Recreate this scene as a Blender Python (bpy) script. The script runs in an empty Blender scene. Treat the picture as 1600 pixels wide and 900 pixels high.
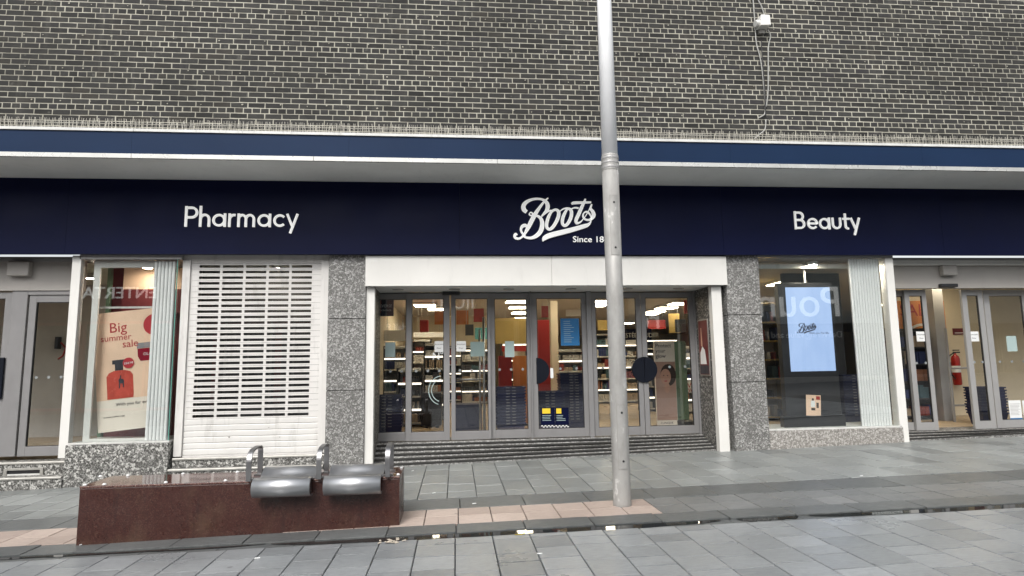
import bpy, bmesh, math, random
from mathutils import Vector, Matrix
random.seed(7)
SC = bpy.context.scene
COL = SC.collection

# ---------------------------------------------------------------- camera
F, YAW, PITCH, ROLL = 953.74, math.radians(5.353), math.radians(7.042), math.radians(-0.875)
CAM = Vector((0.0, -8.19, 1.43))
_f = Vector((math.sin(YAW)*math.cos(PITCH), math.cos(YAW)*math.cos(PITCH), math.sin(PITCH)))
_r = Vector((math.cos(YAW), -math.sin(YAW), 0))
_u = _r.cross(_f)
_R = math.cos(ROLL)*_r + math.sin(ROLL)*_u
_U = -math.sin(ROLL)*_r + math.cos(ROLL)*_u
cam = bpy.data.cameras.new('camera'); camo = bpy.data.objects.new('camera', cam); COL.objects.link(camo)
camo.matrix_world = Matrix(((_R.x, _U.x, -_f.x, CAM.x), (_R.y, _U.y, -_f.y, CAM.y), (_R.z, _U.z, -_f.z, CAM.z), (0, 0, 0, 1)))
cam.sensor_width = 36; cam.lens = F/1600*36; cam.clip_end = 500; cam.clip_start = .05
SC.camera = camo

# ---------------------------------------------------------------- world, sun, exposure
SUN_EL, SUN_AZ = math.radians(47), math.radians(200)     # overcast, light from behind the camera
w = bpy.data.worlds.new('World'); SC.world = w; w.use_nodes = True
nt = w.node_tree; nt.nodes.clear()
sky = nt.nodes.new('ShaderNodeTexSky'); sky.sky_type = 'NISHITA'; sky.sun_disc = False
sky.sun_elevation = SUN_EL; sky.sun_rotation = SUN_AZ; sky.dust_density = 4; sky.air_density = 1.2; sky.ozone_density = 1
hs = nt.nodes.new('ShaderNodeHueSaturation'); hs.inputs['Saturation'].default_value = .22
bg = nt.nodes.new('ShaderNodeBackground'); bg.inputs[1].default_value = .15
wo = nt.nodes.new('ShaderNodeOutputWorld')
nt.links.new(sky.outputs[0], hs.inputs['Color']); nt.links.new(hs.outputs[0], bg.inputs[0]); nt.links.new(bg.outputs[0], wo.inputs[0])
sun = bpy.data.lights.new('sun', 'SUN'); sun.energy = 1.25; sun.angle = math.radians(22); sun.color = (1, .97, .93)
suno = bpy.data.objects.new('sun', sun); COL.objects.link(suno)
sd = Vector((math.sin(SUN_AZ)*math.cos(SUN_EL), math.cos(SUN_AZ)*math.cos(SUN_EL), math.sin(SUN_EL)))
suno.rotation_euler = sd.to_track_quat('Z', 'Y').to_euler()
SC.view_settings.view_transform = 'Standard'; SC.view_settings.look = 'None'
SC.view_settings.exposure = 0.63; SC.view_settings.gamma = 1; SC.view_settings.use_curve_mapping = False
SC.render.engine = 'CYCLES'
SC.cycles.use_denoising = True
SC.cycles.max_bounces = 8; SC.cycles.transparent_max_bounces = 16; SC.cycles.glossy_bounces = 4; SC.cycles.diffuse_bounces = 4
SC.cycles.sample_clamp_indirect = 6
SC.cycles.caustics_reflective = False; SC.cycles.caustics_refractive = False

# ---------------------------------------------------------------- helpers
def P(u, v, Y=0.0):
    """photo pixel -> point on the vertical plane y=Y"""
    d = _f + _R*((u-800)/F) + _U*((450-v)/F)
    return CAM + d*((Y-CAM.y)/d.y)
S = 0.0225                                       # the street climbs to the right
K = 0.042                                        # paving rows run slightly askew to the shopfront
def gz(x): return S*x

def link(o, parent=None):
    COL.objects.link(o)
    if parent is not None:
        o.parent = parent; o.matrix_parent_inverse = Matrix.Translation(-parent.location)   # parts are modelled in world coordinates
    return o
def tag(o, label=None, cat=None, group=None, kind=None):
    if label: o['label'] = label
    if cat: o['category'] = cat
    if group: o['group'] = group
    if kind: o['kind'] = kind
    return o
def empty(name, loc=(0, 0, 0)):
    o = bpy.data.objects.new(name, None); o.location = loc; o.empty_display_size = .1
    return link(o)

class MB:
    def __init__(s): s.v = []; s.f = []; s.t = []
    def add(s, vs, fs, tint=None):
        n = len(s.v); s.v += [tuple(x) for x in vs]; s.f += [tuple(i+n for i in f) for f in fs]
        s.t += [tint or 0.0]*len(fs); return s
    def box(s, x0, x1, y0, y1, z0, z1, tint=None):
        if x0 > x1: x0, x1 = x1, x0
        if y0 > y1: y0, y1 = y1, y0
        if z0 > z1: z0, z1 = z1, z0
        return s.add([(x0,y0,z0),(x1,y0,z0),(x1,y1,z0),(x0,y1,z0),(x0,y0,z1),(x1,y0,z1),(x1,y1,z1),(x0,y1,z1)],
            [(0,3,2,1),(4,5,6,7),(0,1,5,4),(1,2,6,5),(2,3,7,6),(3,0,4,7)], tint)
    def hexa(s, b, t):                           # bottom 4, top 4
        return s.add(list(b)+list(t), [(0,3,2,1),(4,5,6,7),(0,1,5,4),(1,2,6,5),(2,3,7,6),(3,0,4,7)])
    def prism_x(s, prof, x0, x1):                # profile of (y,z) ccw seen from +x
        n = len(prof)
        return s.add([(x0,y,z) for y,z in prof]+[(x1,y,z) for y,z in prof],
            [tuple(range(n-1,-1,-1)), tuple(range(n,2*n))]+[(i,(i+1)%n,n+(i+1)%n,n+i) for i in range(n)])
    def prism_y(s, prof, y0, y1):                # profile of (x,z)
        n = len(prof)
        return s.add([(x,y0,z) for x,z in prof]+[(x,y1,z) for x,z in prof],
            [tuple(range(n)), tuple(range(2*n-1,n-1,-1))]+[(i,n+i,n+(i+1)%n,(i+1)%n) for i in range(n)])
    def prism_z(s, prof, z0, z1):
        n = len(prof)
        return s.add([(x,y,z0) for x,y in prof]+[(x,y,z1) for x,y in prof],
            [tuple(range(n-1,-1,-1)), tuple(range(n,2*n))]+[(i,(i+1)%n,n+(i+1)%n,n+i) for i in range(n)])
    def tube(s, pts, r, n=8, closed=False):
        pts = [Vector(p) for p in pts]; m = len(pts); rings = []
        rr = r if isinstance(r, (list, tuple)) else [r]*m
        ref = None
        for i, p in enumerate(pts):
            a = pts[(i-1) % m] if (closed or i > 0) else p
            b = pts[(i+1) % m] if (closed or i < m-1) else p
            t = (b-a).normalized()
            if ref is None: ref = Vector((0,0,1)) if abs(t.z) < .9 else Vector((1,0,0))
            x = t.cross(ref).normalized(); y = x.cross(t).normalized(); ref = y
            rings.append([p+rr[i]*(math.cos(2*math.pi*k/n)*x+math.sin(2*math.pi*k/n)*y) for k in range(n)])
        vs = [q for g in rings for q in g]; fs = []
        for i in range(m if closed else m-1):
            j = (i+1) % m
            for k in range(n): fs.append((i*n+k, i*n+(k+1)%n, j*n+(k+1)%n, j*n+k))
        if not closed: fs += [tuple(range(n-1,-1,-1)), tuple(range((m-1)*n, m*n))]
        return s.add(vs, fs)
    def band(s, pts, wid, thick, side):          # flat bar swept along pts; side = width axis
        side = Vector(side).normalized(); pts = [Vector(p) for p in pts]; m = len(pts); vs = []; fs = []
        for i, p in enumerate(pts):
            t = (pts[min(i+1,m-1)]-pts[max(i-1,0)]).normalized(); nn = t.cross(side).normalized()
            for a, b in ((-1,-1),(1,-1),(1,1),(-1,1)): vs.append(p+side*a*wid/2+nn*b*thick/2)
        for i in range(m-1):
            for k in range(4): fs.append((i*4+k, i*4+(k+1)%4, (i+1)*4+(k+1)%4, (i+1)*4+k))
        fs += [(3,2,1,0), tuple((m-1)*4+k for k in range(4))]
        return s.add(vs, fs)
    def lathe(s, prof, c=(0,0,0), n=24):
        vs = []; fs = []; m = len(prof)
        for r, z in prof:
            for k in range(n): a = 2*math.pi*k/n; vs.append((c[0]+r*math.cos(a), c[1]+r*math.sin(a), c[2]+z))
        for i in range(m-1):
            for k in range(n): fs.append((i*n+k, i*n+(k+1)%n, (i+1)*n+(k+1)%n, (i+1)*n+k))
        fs += [tuple(range(n-1,-1,-1)), tuple(range((m-1)*n, m*n))]
        return s.add(vs, fs)
    def mesh(s, name, m=None, smooth=False):
        me = bpy.data.meshes.new(name); me.from_pydata(s.v, [], s.f)
        if any(s.t):
            at = me.attributes.new('tint', 'FLOAT', 'FACE'); at.data.foreach_set('value', s.t)
        me.validate()
        bm = bmesh.new(); bm.from_mesh(me); bmesh.ops.recalc_face_normals(bm, faces=bm.faces); bm.to_mesh(me); bm.free()
        if smooth: me.polygons.foreach_set('use_smooth', [True]*len(me.polygons))
        if m: me.materials.append(m)
        me.update(); return me
    def build(s, name, m=None, parent=None, bevel=0, smooth=False, loc=None):
        o = bpy.data.objects.new(name, s.mesh(name, m, smooth)); link(o, parent)
        if loc is not None: o.location = loc
        if bevel:
            b = o.modifiers.new('bevel', 'BEVEL'); b.width = bevel; b.segments = 2; b.limit_method = 'ANGLE'
            b.angle_limit = math.radians(40)
        return o
def boxo(name, m, parent, x0, x1, y0, y1, z0, z1, bevel=0):
    return MB().box(x0,x1,y0,y1,z0,z1).build(name, m, parent, bevel)

# ---------------------------------------------------------------- materials
M = {}
class NG:
    def __init__(s, name):
        s.m = bpy.data.materials.new(name); s.m.use_nodes = True; s.nt = s.m.node_tree; s.n = s.nt.nodes
        s.b = s.n['Principled BSDF']; s.out = s.n['Material Output']; M[name] = s.m
    def node(s, t, **kw):
        x = s.n.new(t)
        for k, v in kw.items(): setattr(x, k, v)
        return x
    def l(s, a, b): s.nt.links.new(a, b)
    def pos(s, scale=(1,1,1)):
        g = s.node('ShaderNodeNewGeometry'); mp = s.node('ShaderNodeMapping'); mp.inputs['Scale'].default_value = scale
        s.l(g.outputs['Position'], mp.inputs['Vector']); return mp.outputs[0]
    def noise(s, vec, scale, detail=4, rough=.55):
        x = s.node('ShaderNodeTexNoise'); x.inputs['Scale'].default_value = scale; x.inputs['Detail'].default_value = detail
        x.inputs['Roughness'].default_value = rough; s.l(vec, x.inputs['Vector']); return x.outputs['Fac']
    def ramp(s, fac, stops, const=False):
        x = s.node('ShaderNodeValToRGB'); e = x.color_ramp.elements
        if const: x.color_ramp.interpolation = 'CONSTANT'
        while len(e) < len(stops): e.new(.5)
        for i, (p, c) in enumerate(stops):
            e[i].position = p; e[i].color = tuple(c)+((1,) if len(c) == 3 else ())
        s.l(fac, x.inputs[0]); return x.outputs[0]
    def mix(s, fac, a, b, mode='MIX'):
        x = s.node('ShaderNodeMix', data_type='RGBA', blend_type=mode)
        for sock, val in ((x.inputs[0], fac), (x.inputs[6], a), (x.inputs[7], b)):
            if hasattr(val, 'is_output'): s.l(val, sock)
            elif isinstance(val, (int, float)): sock.default_value = val
            else: sock.default_value = tuple(val)+(1,)
        return x.outputs[2]
    def math(s, op, a, b=0.0):
        x = s.node('ShaderNodeMath', operation=op)
        for sock, val in ((x.inputs[0], a), (x.inputs[1], b)):
            if hasattr(val, 'is_output'): s.l(val, sock)
            else: sock.default_value = val
        return x.outputs[0]
    def bump(s, h, strength=.3, dist=.01):
        x = s.node('ShaderNodeBump'); x.inputs['Strength'].default_value = strength; x.inputs['Distance'].default_value = dist
        s.l(h, x.inputs['Height']); s.l(x.outputs[0], s.b.inputs['Normal'])
    def tint(s):
        """random number per object (single pieces) or per piece of a joined mesh"""
        a = s.node('ShaderNodeAttribute', attribute_name='tint'); o = s.node('ShaderNodeObjectInfo')
        return s.math('FRACT', s.math('ADD', a.outputs['Fac'], o.outputs['Random']))
    def set(s, base=None, rough=None, metal=None, spec=None):
        for k, v in (('Base Color', base), ('Roughness', rough), ('Metallic', metal), ('Specular IOR Level', spec)):
            if v is None: continue
            if hasattr(v, 'is_output'): s.l(v, s.b.inputs[k])
            elif isinstance(v, (int, float)): s.b.inputs[k].default_value = v
            else: s.b.inputs[k].default_value = tuple(v)+(1,)
        return s.m

def paint(name, c, rough=.5, var=.12, metal=0, scale=3, spec=.5, dirt=None):
    g = NG(name); p = g.pos(); n = g.noise(p, scale, 5)
    col = g.mix(g.ramp(n, [(.3,(0,0,0)),(.75,(1,1,1))]), tuple(x*(1-var) for x in c), tuple(min(1,x*(1+var)) for x in c))
    if dirt:
        d = g.ramp(g.noise(g.pos((1.5,1.5,.35)), 6, 6, .65), [(.55,(0,0,0)),(.75,(1,1,1))])
        col = g.mix(g.math('MULTIPLY', d, dirt), col, (.12,.11,.09))
    r = g.ramp(g.noise(p, scale*2.3, 4), [(.3,(rough*.85,)*3),(.7,(min(1,rough*1.15),)*3)])
    g.set(col, r, metal, spec); return g.m
def flat(name, c, rough=.5, metal=0, emit=0):
    g = NG(name); g.set(c, rough, metal)
    if emit:
        g.b.inputs['Emission Color'].default_value = tuple(c)+(1,); g.b.inputs['Emission Strength'].default_value = emit
    return g.m

def mk_brick():
    g = NG('brick'); t = g.tint(); p = g.pos()
    c = g.ramp(t, [(0,(.021,.021,.020)),(.25,(.036,.036,.035)),(.5,(.043,.043,.041)),(.72,(.053,.053,.050)),(.85,(.038,.037,.040)),(.95,(.056,.051,.043)),(1,(.028,.028,.027))])
    n = g.noise(p, 60, 5, .65); c = g.mix(g.ramp(n, [(.3,(0,0,0)),(.7,(1,1,1))]), g.mix(.45, c, (.012,.011,.011)), c)
    n2 = g.noise(g.pos((1,1,3)), 5, 4); c = g.mix(g.math('MULTIPLY', g.ramp(n2, [(.52,(0,0,0)),(.8,(1,1,1))]), .35), c, (.11,.105,.095))
    big = g.noise(g.pos((.35,1,.8)), 1.3, 7, .62)
    c = g.mix(g.math('MULTIPLY', g.ramp(big, [(.38,(1,1,1)),(.58,(0,0,0))]), .45), c, (.016,.016,.014))
    run = g.noise(g.pos((5,1,.25)), 1.6, 5, .6); c = g.mix(g.math('MULTIPLY', g.ramp(run, [(.58,(0,0,0)),(.74,(1,1,1))]), .30), c, (.13,.125,.11))
    blot = g.noise(p, 7, 4, .5); c = g.mix(g.math('MULTIPLY', g.ramp(blot, [(.66,(0,0,0)),(.72,(1,1,1))]), .35), c, (.15,.145,.13))
    g.set(c, .85, 0, .3); g.bump(n, .5, .004)
mk_brick()
def mk_mortar():
    g = NG('mortar'); p = g.pos(); n = g.noise(p, 9, 6, .6)
    c = g.ramp(n, [(.25,(.31,.30,.25)),(.5,(.44,.425,.36)),(.8,(.55,.535,.46))])
    big = g.noise(g.pos((.35,1,.8)), 1.3, 7, .62); c = g.mix(g.math('MULTIPLY', g.ramp(big, [(.36,(1,1,1)),(.58,(0,0,0))]), .5), c, (.12,.115,.095)); g.set(c, .95, 0, .2); g.bump(g.noise(p, 120, 3), .4, .003)
mk_mortar()
def terrazzo(name, dark, mid, light, scale=34, thr=.5, rough=.55):
    g = NG(name); p = g.pos()
    warp = g.node('ShaderNodeVectorMath', operation='ADD'); nz = g.node('ShaderNodeTexNoise'); nz.inputs['Scale'].default_value = 16; nz.inputs['Detail'].default_value = 3
    g.l(p, nz.inputs['Vector']); sc = g.node('ShaderNodeVectorMath', operation='SCALE'); sc.inputs['Scale'].default_value = .05
    g.l(nz.outputs['Color'], sc.inputs[0]); g.l(p, warp.inputs[0]); g.l(sc.outputs[0], warp.inputs[1])
    vo = g.node('ShaderNodeTexVoronoi'); vo.inputs['Scale'].default_value = scale; g.l(warp.outputs[0], vo.inputs['Vector'])
    ve = g.node('ShaderNodeTexVoronoi', feature='DISTANCE_TO_EDGE'); ve.inputs['Scale'].default_value = scale; g.l(warp.outputs[0], ve.inputs['Vector'])
    sx = g.node('ShaderNodeSeparateColor'); g.l(vo.outputs['Color'], sx.inputs[0])
    chip = g.ramp(sx.outputs[0], [(0,dark),(thr-.18,tuple(x*1.25 for x in dark)),(thr,mid),(thr+.2,light),(1,tuple(min(1,x*1.25) for x in light))])
    edge = g.ramp(ve.outputs[0], [(.02,(0,0,0)),(.10,(1,1,1))])
    c = g.mix(edge, dark, chip)
    v2 = g.node('ShaderNodeTexVoronoi'); v2.inputs['Scale'].default_value = scale*2.6; g.l(p, v2.inputs['Vector'])
    s2 = g.node('ShaderNodeSeparateColor'); g.l(v2.outputs['Color'], s2.inputs[0])
    c = g.mix(g.math('MULTIPLY', g.ramp(s2.outputs[1], [(.6,(0,0,0)),(.85,(1,1,1))]), .5), c, light)
    c = g.mix(g.math('MULTIPLY', g.ramp(g.noise(p, 1.7, 5), [(.45,(0,0,0)),(.75,(1,1,1))]), .3), c, tuple(x*.6 for x in mid))
    g.set(c, rough, 0, .4)
terrazzo('terrazzo_dark', (.05,.049,.045), (.13,.127,.12), (.46,.455,.43), 40, .58)
terrazzo('terrazzo_grey', (.10,.098,.092), (.19,.187,.18), (.36,.357,.345), 48, .55)
terrazzo('terrazzo_beige', (.17,.16,.145), (.28,.26,.24), (.44,.425,.40), 48, .45)
terrazzo('terrazzo_step', (.03,.03,.028), (.09,.087,.08), (.36,.35,.33), 42, .6)

def stone(name, c0, c1, rough=.55, streak=True, spec=.5, wet=.0):
    g = NG(name); t = g.tint(); p = g.pos()
    c = g.ramp(t, [(0,c0),(.15,tuple(a*.62+b*.38 for a,b in zip(c0,c1))),(.85,tuple(a*.38+b*.62 for a,b in zip(c0,c1))),(1,c1)])
    n = g.noise(g.pos((3,14,3)) if streak else p, 4, 7, .65)
    c = g.mix(g.ramp(n, [(.3,(0,0,0)),(.72,(1,1,1))]), g.mix(.28, c, (.02,.022,.024)), g.mix(.12, c, (.5,.5,.48)))
    st = g.ramp(g.noise(p, 1.1, 6, .6), [(.40,(0,0,0)),(.68,(1,1,1))])
    c = g.mix(g.math('MULTIPLY', st, .30), c, tuple(x*.45 for x in c0))
    sp = g.ramp(g.noise(p, 42, 2), [(.70,(0,0,0)),(.74,(1,1,1))]); c = g.mix(g.math('MULTIPLY', sp, .12), c, (.5,.5,.48))
    vg = g.node('ShaderNodeTexVoronoi'); vg.inputs['Scale'].default_value = 3.2; g.l(p, vg.inputs['Vector'])
    sg = g.node('ShaderNodeSeparateColor'); g.l(vg.outputs['Color'], sg.inputs[0])
    gum = g.math('MULTIPLY', g.ramp(vg.outputs['Distance'], [(.05,(1,1,1)),(.075,(0,0,0))]), g.ramp(sg.outputs[0], [(.45,(0,0,0)),(.5,(1,1,1))]))
    c = g.mix(g.math('MULTIPLY', gum, .55), c, (.045,.046,.046))
    grit = g.noise(p, 26, 6, .75); c = g.mix(g.math('MULTIPLY', g.ramp(grit, [(.52,(0,0,0)),(.72,(1,1,1))]), .30), c, tuple(x*.42 for x in c0))
    fine = g.noise(p, 190, 3, .7); c = g.mix(g.math('MULTIPLY', fine, .16), c, (.02,.02,.02))
    rr = g.mix(st, (rough,)*3, (rough*.72,)*3); g.set(c, rr, 0, spec); g.bump(g.math('ADD', g.noise(p, 80, 4), g.math('MULTIPLY', n, .6)), .22, .004)
stone('slab_light', (.175,.188,.185), (.33,.35,.345), .42)
stone('slab_dark', (.075,.082,.084), (.125,.135,.135), .48)
stone('slab_mid', (.12,.128,.13), (.22,.225,.225), .48)
stone('slab_pink', (.40,.305,.26), (.62,.50,.43), .6)
stone('slab_near', (.195,.210,.220), (.355,.375,.39), .36)
paint('joint', (.035,.034,.032), .9, .3, scale=20)
paint('asphalt', (.10,.10,.10), .9, .2, scale=8)
g = NG('water'); g.set((.02,.022,.022), .03, 0, .6); g.b.inputs['IOR'].default_value = 1.33

def mk_granite():
    g = NG('red_granite'); p = g.pos()
    v = g.node('ShaderNodeTexVoronoi'); v.inputs['Scale'].default_value = 130; g.l(p, v.inputs['Vector'])
    sx = g.node('ShaderNodeSeparateColor'); g.l(v.outputs['Color'], sx.inputs[0])
    c = g.ramp(sx.outputs[0], [(0,(.027,.009,.007)),(.35,(.044,.014,.011)),(.7,(.054,.018,.014)),(.92,(.070,.030,.022)),(1,(.085,.045,.035))])
    n = g.ramp(g.noise(g.pos((1.2,1,1)), 2.0, 7, .62), [(.50,(0,0,0)),(.72,(1,1,1))])
    c = g.mix(g.math('MULTIPLY', n, .45), c, (.12,.075,.045))
    n2 = g.ramp(g.noise(g.pos((9,9,.9)), 2.2, 4), [(.55,(0,0,0)),(.72,(1,1,1))]); c = g.mix(g.math('MULTIPLY', n2, .45), c, (.018,.01,.01))
    r = g.ramp(g.noise(p, 6, 5), [(.35,(.22,)*3),(.7,(.5,)*3)]); g.set(c, r, 0, .5)
mk_granite()
g = NG('polished_granite'); p = g.pos(); v = g.node('ShaderNodeTexVoronoi'); v.inputs['Scale'].default_value = 130; g.l(p, v.inputs['Vector'])
sx = g.node('ShaderNodeSeparateColor'); g.l(v.outputs['Color'], sx.inputs[0])
g.set(g.ramp(sx.outputs[0], [(0,(.03,.012,.01)),(.6,(.10,.04,.035)),(1,(.2,.13,.1))]), .07, 0, .6)

def steel(name, c, rough, aniso=(1,60,60)):
    g = NG(name); n = g.noise(g.pos(aniso), 12, 4)
    g.set(g.mix(n, tuple(x*.75 for x in c), c), g.ramp(g.noise(g.pos(), 14, 5), [(.3,(rough*.8,)*3),(.75,(rough*1.35,)*3)]), .95)
flat('steel', (.52,.525,.535), .40, .95)
steel('cast_steel', (.34,.34,.345), .36, (1,1,1))
def mk_pole():
    g = NG('pole_grey'); p = g.pos(); n = g.noise(g.pos((1,1,.4)), 7, 7, .68)
    c = g.ramp(n, [(.3,(.27,.265,.25)),(.5,(.345,.34,.325)),(.60,(.37,.365,.35)),(.64,(.56,.555,.535)),(.8,(.46,.455,.44))])
    g.set(c, .55, .25); g.bump(n, .12, .004)
mk_pole()
paint('pole_white', (.93,.94,.95), .45, .05, scale=4)
paint('white_paint', (.71,.70,.665), .45, .05, scale=1.5, dirt=.10)
paint('shutter_white', (.66,.645,.62), .42, .06, scale=3, dirt=.30)
paint('trim_white', (.60,.60,.575), .35, .12, scale=5, dirt=.4)
paint('metal_trim', (.50,.50,.48), .28, .12, metal=.45, scale=2, dirt=.15)
paint('beige_panel', (.36,.34,.315), .5, .06, scale=1.4, dirt=.12)
paint('soffit', (.80,.81,.79), .55, .07, scale=1.2, dirt=.10)
paint('frame_grey', (.27,.265,.265), .38, .05, metal=.25, scale=4, dirt=.1)
paint('frame_light', (.36,.355,.35), .38, .05, metal=.2, scale=4, dirt=.1)
paint('navy', (.0036,.0058,.029), .45, .14, scale=.9, spec=.10)
paint('canopy_blue', (.0078,.0225,.060), .45, .10, scale=.8, spec=.12)
paint('black_plastic', (.016,.016,.018), .4, .1)
paint('push_plate', (.006,.008,.014), .5, .1, spec=.15)
paint('letter_white', (.80,.80,.79), .4, .03)
flat('far_letter_glow', (.86,.86,.84), .4, 0, .75)  # glow added so the letters mirror more strongly in the shop glass
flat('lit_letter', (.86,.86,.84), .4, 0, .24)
paint('nosing', (.42,.41,.38), .4, .15, metal=.5, scale=12, dirt=.3)
paint('cream_wall', (.66,.58,.43), .8, .06)
paint('dark_wall', (.035,.036,.04), .7, .1)
paint('ceiling', (.55,.52,.46), .8, .04)
paint('wood_floor', (.36,.27,.17), .42, .12, scale=2)
paint('basket_navy', (.008,.012,.055), .4, .1)
paint('red_plastic', (.36,.015,.012), .4, .1)
paint('red_sign', (.36,.022,.016), .5, .05)
paint('orange_sign', (.60,.21,.045), .55, .08)
paint('dark_red', (.12,.012,.014), .55, .08)
paint('paper', (.74,.75,.74), .7, .03)
paint('safety', (.22,.24,.24), .6, .05)
paint('paper_teal', (.36,.46,.45), .6, .03)
paint('poster_peach', (.80,.56,.40), .55, .10, scale=2.2)
paint('poster_pale', (.80,.72,.62), .55, .04)
paint('text_red', (.42,.02,.03), .5, .02)
paint('text_dark', (.03,.03,.04), .5, .02)
paint('bottle_red', (.52,.085,.06), .25, .18, scale=9)
paint('jar_red', (.25,.012,.03), .25, .08)
paint('silver', (.55,.55,.56), .25, .1, metal=.6)
paint('teal', (.12,.42,.46), .5, .2, scale=20)
paint('blue_poster', (.012,.14,.34), .5, .04)
paint('pink_poster', (.42,.26,.20), .5, .06)
paint('skin', (.50,.28,.20), .5, .05)
paint('hair', (.035,.018,.012), .5, .1)
paint('yellow', (.75,.55,.03), .5, .02)
paint('wrapper', (.30,.24,.03), .6, .2, scale=40)
paint('green_panel', (.13,.22,.14), .6, .08)
paint('gold_panel', (.38,.27,.08), .6, .1)
paint('red_brick', (.16,.06,.045), .9, .2, scale=6)
paint('render_wall', (.42,.40,.37), .85, .1)
paint('pale_fascia', (.36,.39,.38), .6, .05)
paint('cable', (.38,.38,.36), .5, .1)
paint('fluted', (.90,.90,.89), .35, .03)
paint('tin', (.30,.29,.27), .5, .1, metal=.5)
paint('litter', (.42,.37,.30), .8, .2, scale=60)
paint('grip', (.018,.018,.017), .8, .2, scale=30)
paint('spike', (.50,.48,.42), .4, .1)
flat('light_panel', (1.0,.86,.62), .5, 0, 14.0)
flat('shelf_light', (1.0,.90,.75), .5, 0, 1.6)
flat('spot_light', (1.0,.88,.70), .5, 0, 170.0)
g = NG('screen'); yv = g.node('ShaderNodeSeparateXYZ'); g.l(g.pos(), yv.inputs[0])
g.set((.02,.02,.02), .15); ec = g.ramp(g.noise(g.pos((2.5,1,.6)), 1.5, 3), [(.35,(.38,.53,.84)),(.7,(.46,.61,.91))])
g.l(ec, g.b.inputs['Emission Color']); g.b.inputs['Emission Strength'].default_value = .80
def mk_products():
    g = NG('products'); t = g.tint()
    c = g.ramp(t, [(0,(.52,.51,.49)),(.14,(.02,.035,.12)),(.26,(.25,.05,.04)),(.34,(.36,.28,.2)),(.48,(.025,.028,.03)),(.60,(.45,.43,.40)),(.70,(.06,.12,.14)),(.78,(.30,.13,.07)),(.86,(.22,.10,.13)),(.92,(.06,.06,.07))], True)
    g.set(c, .45)
mk_products()
def mk_glass(name, tintc, refl=1.0):
    g = NG(name); g.n.remove(g.b); t = g.node('ShaderNodeBsdfTransparent'); t.inputs[0].default_value = tuple(tintc)+(1,)
    gl = g.node('ShaderNodeBsdfGlossy'); gl.inputs['Roughness'].default_value = .0
    fr = g.node('ShaderNodeLayerWeight'); fr.inputs['Blend'].default_value = .5
    f5 = g.math('ADD', g.math('MULTIPLY', g.math('POWER', fr.outputs['Facing'], 5.0), .9), .043)
    m = g.node('ShaderNodeMixShader'); g.l(g.math('MULTIPLY', f5, refl), m.inputs[0])
    g.l(t.outputs[0], m.inputs[1]); g.l(gl.outputs[0], m.inputs[2]); g.l(m.outputs[0], g.out.inputs[0])
mk_glass('glass', (.965,.975,.97), 2.1)
mk_glass('glass_clear', (.975,.99,.985), 2.3)
flat('glass_edge', (.10,.26,.22), .2)

# ---------------------------------------------------------------- text and strokes
def ribbon(mb, pts, y0, y1, closed=False):
    """variable-width stroke in the xz plane; pts (x,z,width)"""
    n = len(pts); L = []; Rr = []
    for i in range(n):
        a = pts[(i-1) % n] if (closed or i) else pts[i]; b = pts[(i+1) % n] if (closed or i < n-1) else pts[i]
        tx, tz = b[0]-a[0], b[1]-a[1]; d = math.hypot(tx, tz) or 1; nx, nz = -tz/d, tx/d
        x, z, ww = pts[i]; L.append((x+nx*ww/2, z+nz*ww/2)); Rr.append((x-nx*ww/2, z-nz*ww/2))
    vs = []
    for i in range(n):
        vs += [(L[i][0],y0,L[i][1]), (Rr[i][0],y0,Rr[i][1]), (Rr[i][0],y1,Rr[i][1]), (L[i][0],y1,L[i][1])]
    fs = []
    for i in range(n if closed else n-1):
        j = (i+1) % n
        for k in range(4): fs.append((i*4+k, i*4+(k+1)%4, j*4+(k+1)%4, j*4+k))
    if not closed: fs += [(3,2,1,0), tuple((n-1)*4+k for k in range(4))]
    mb.add(vs, fs)
def spline(pts, closed=False, sub=6):
    out = []; n = len(pts)
    for i in range(n if closed else n-1):
        g_ = lambda k: pts[k % n] if closed else pts[min(max(k, 0), n-1)]
        p0, p1, p2, p3 = g_(i-1), g_(i), g_(i+1), g_(i+2)
        for s_ in range(sub):
            t = s_/sub
            out.append(tuple(.5*((2*b)+(c-a)*t+(2*a-5*b+4*c-d)*t*t+(3*b-a-3*c+d)*t**3) for a,b,c,d in zip(p0,p1,p2,p3)))
    if not closed: out.append(tuple(pts[-1]))
    return out
def arc(cx, cz, r, a0, a1, n=14, rz=None):
    rz = rz or r
    return [(cx+r*math.cos(math.radians(a0+(a1-a0)*i/n)), cz+rz*math.sin(math.radians(a0+(a1-a0)*i/n))) for i in range(n+1)]
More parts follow.
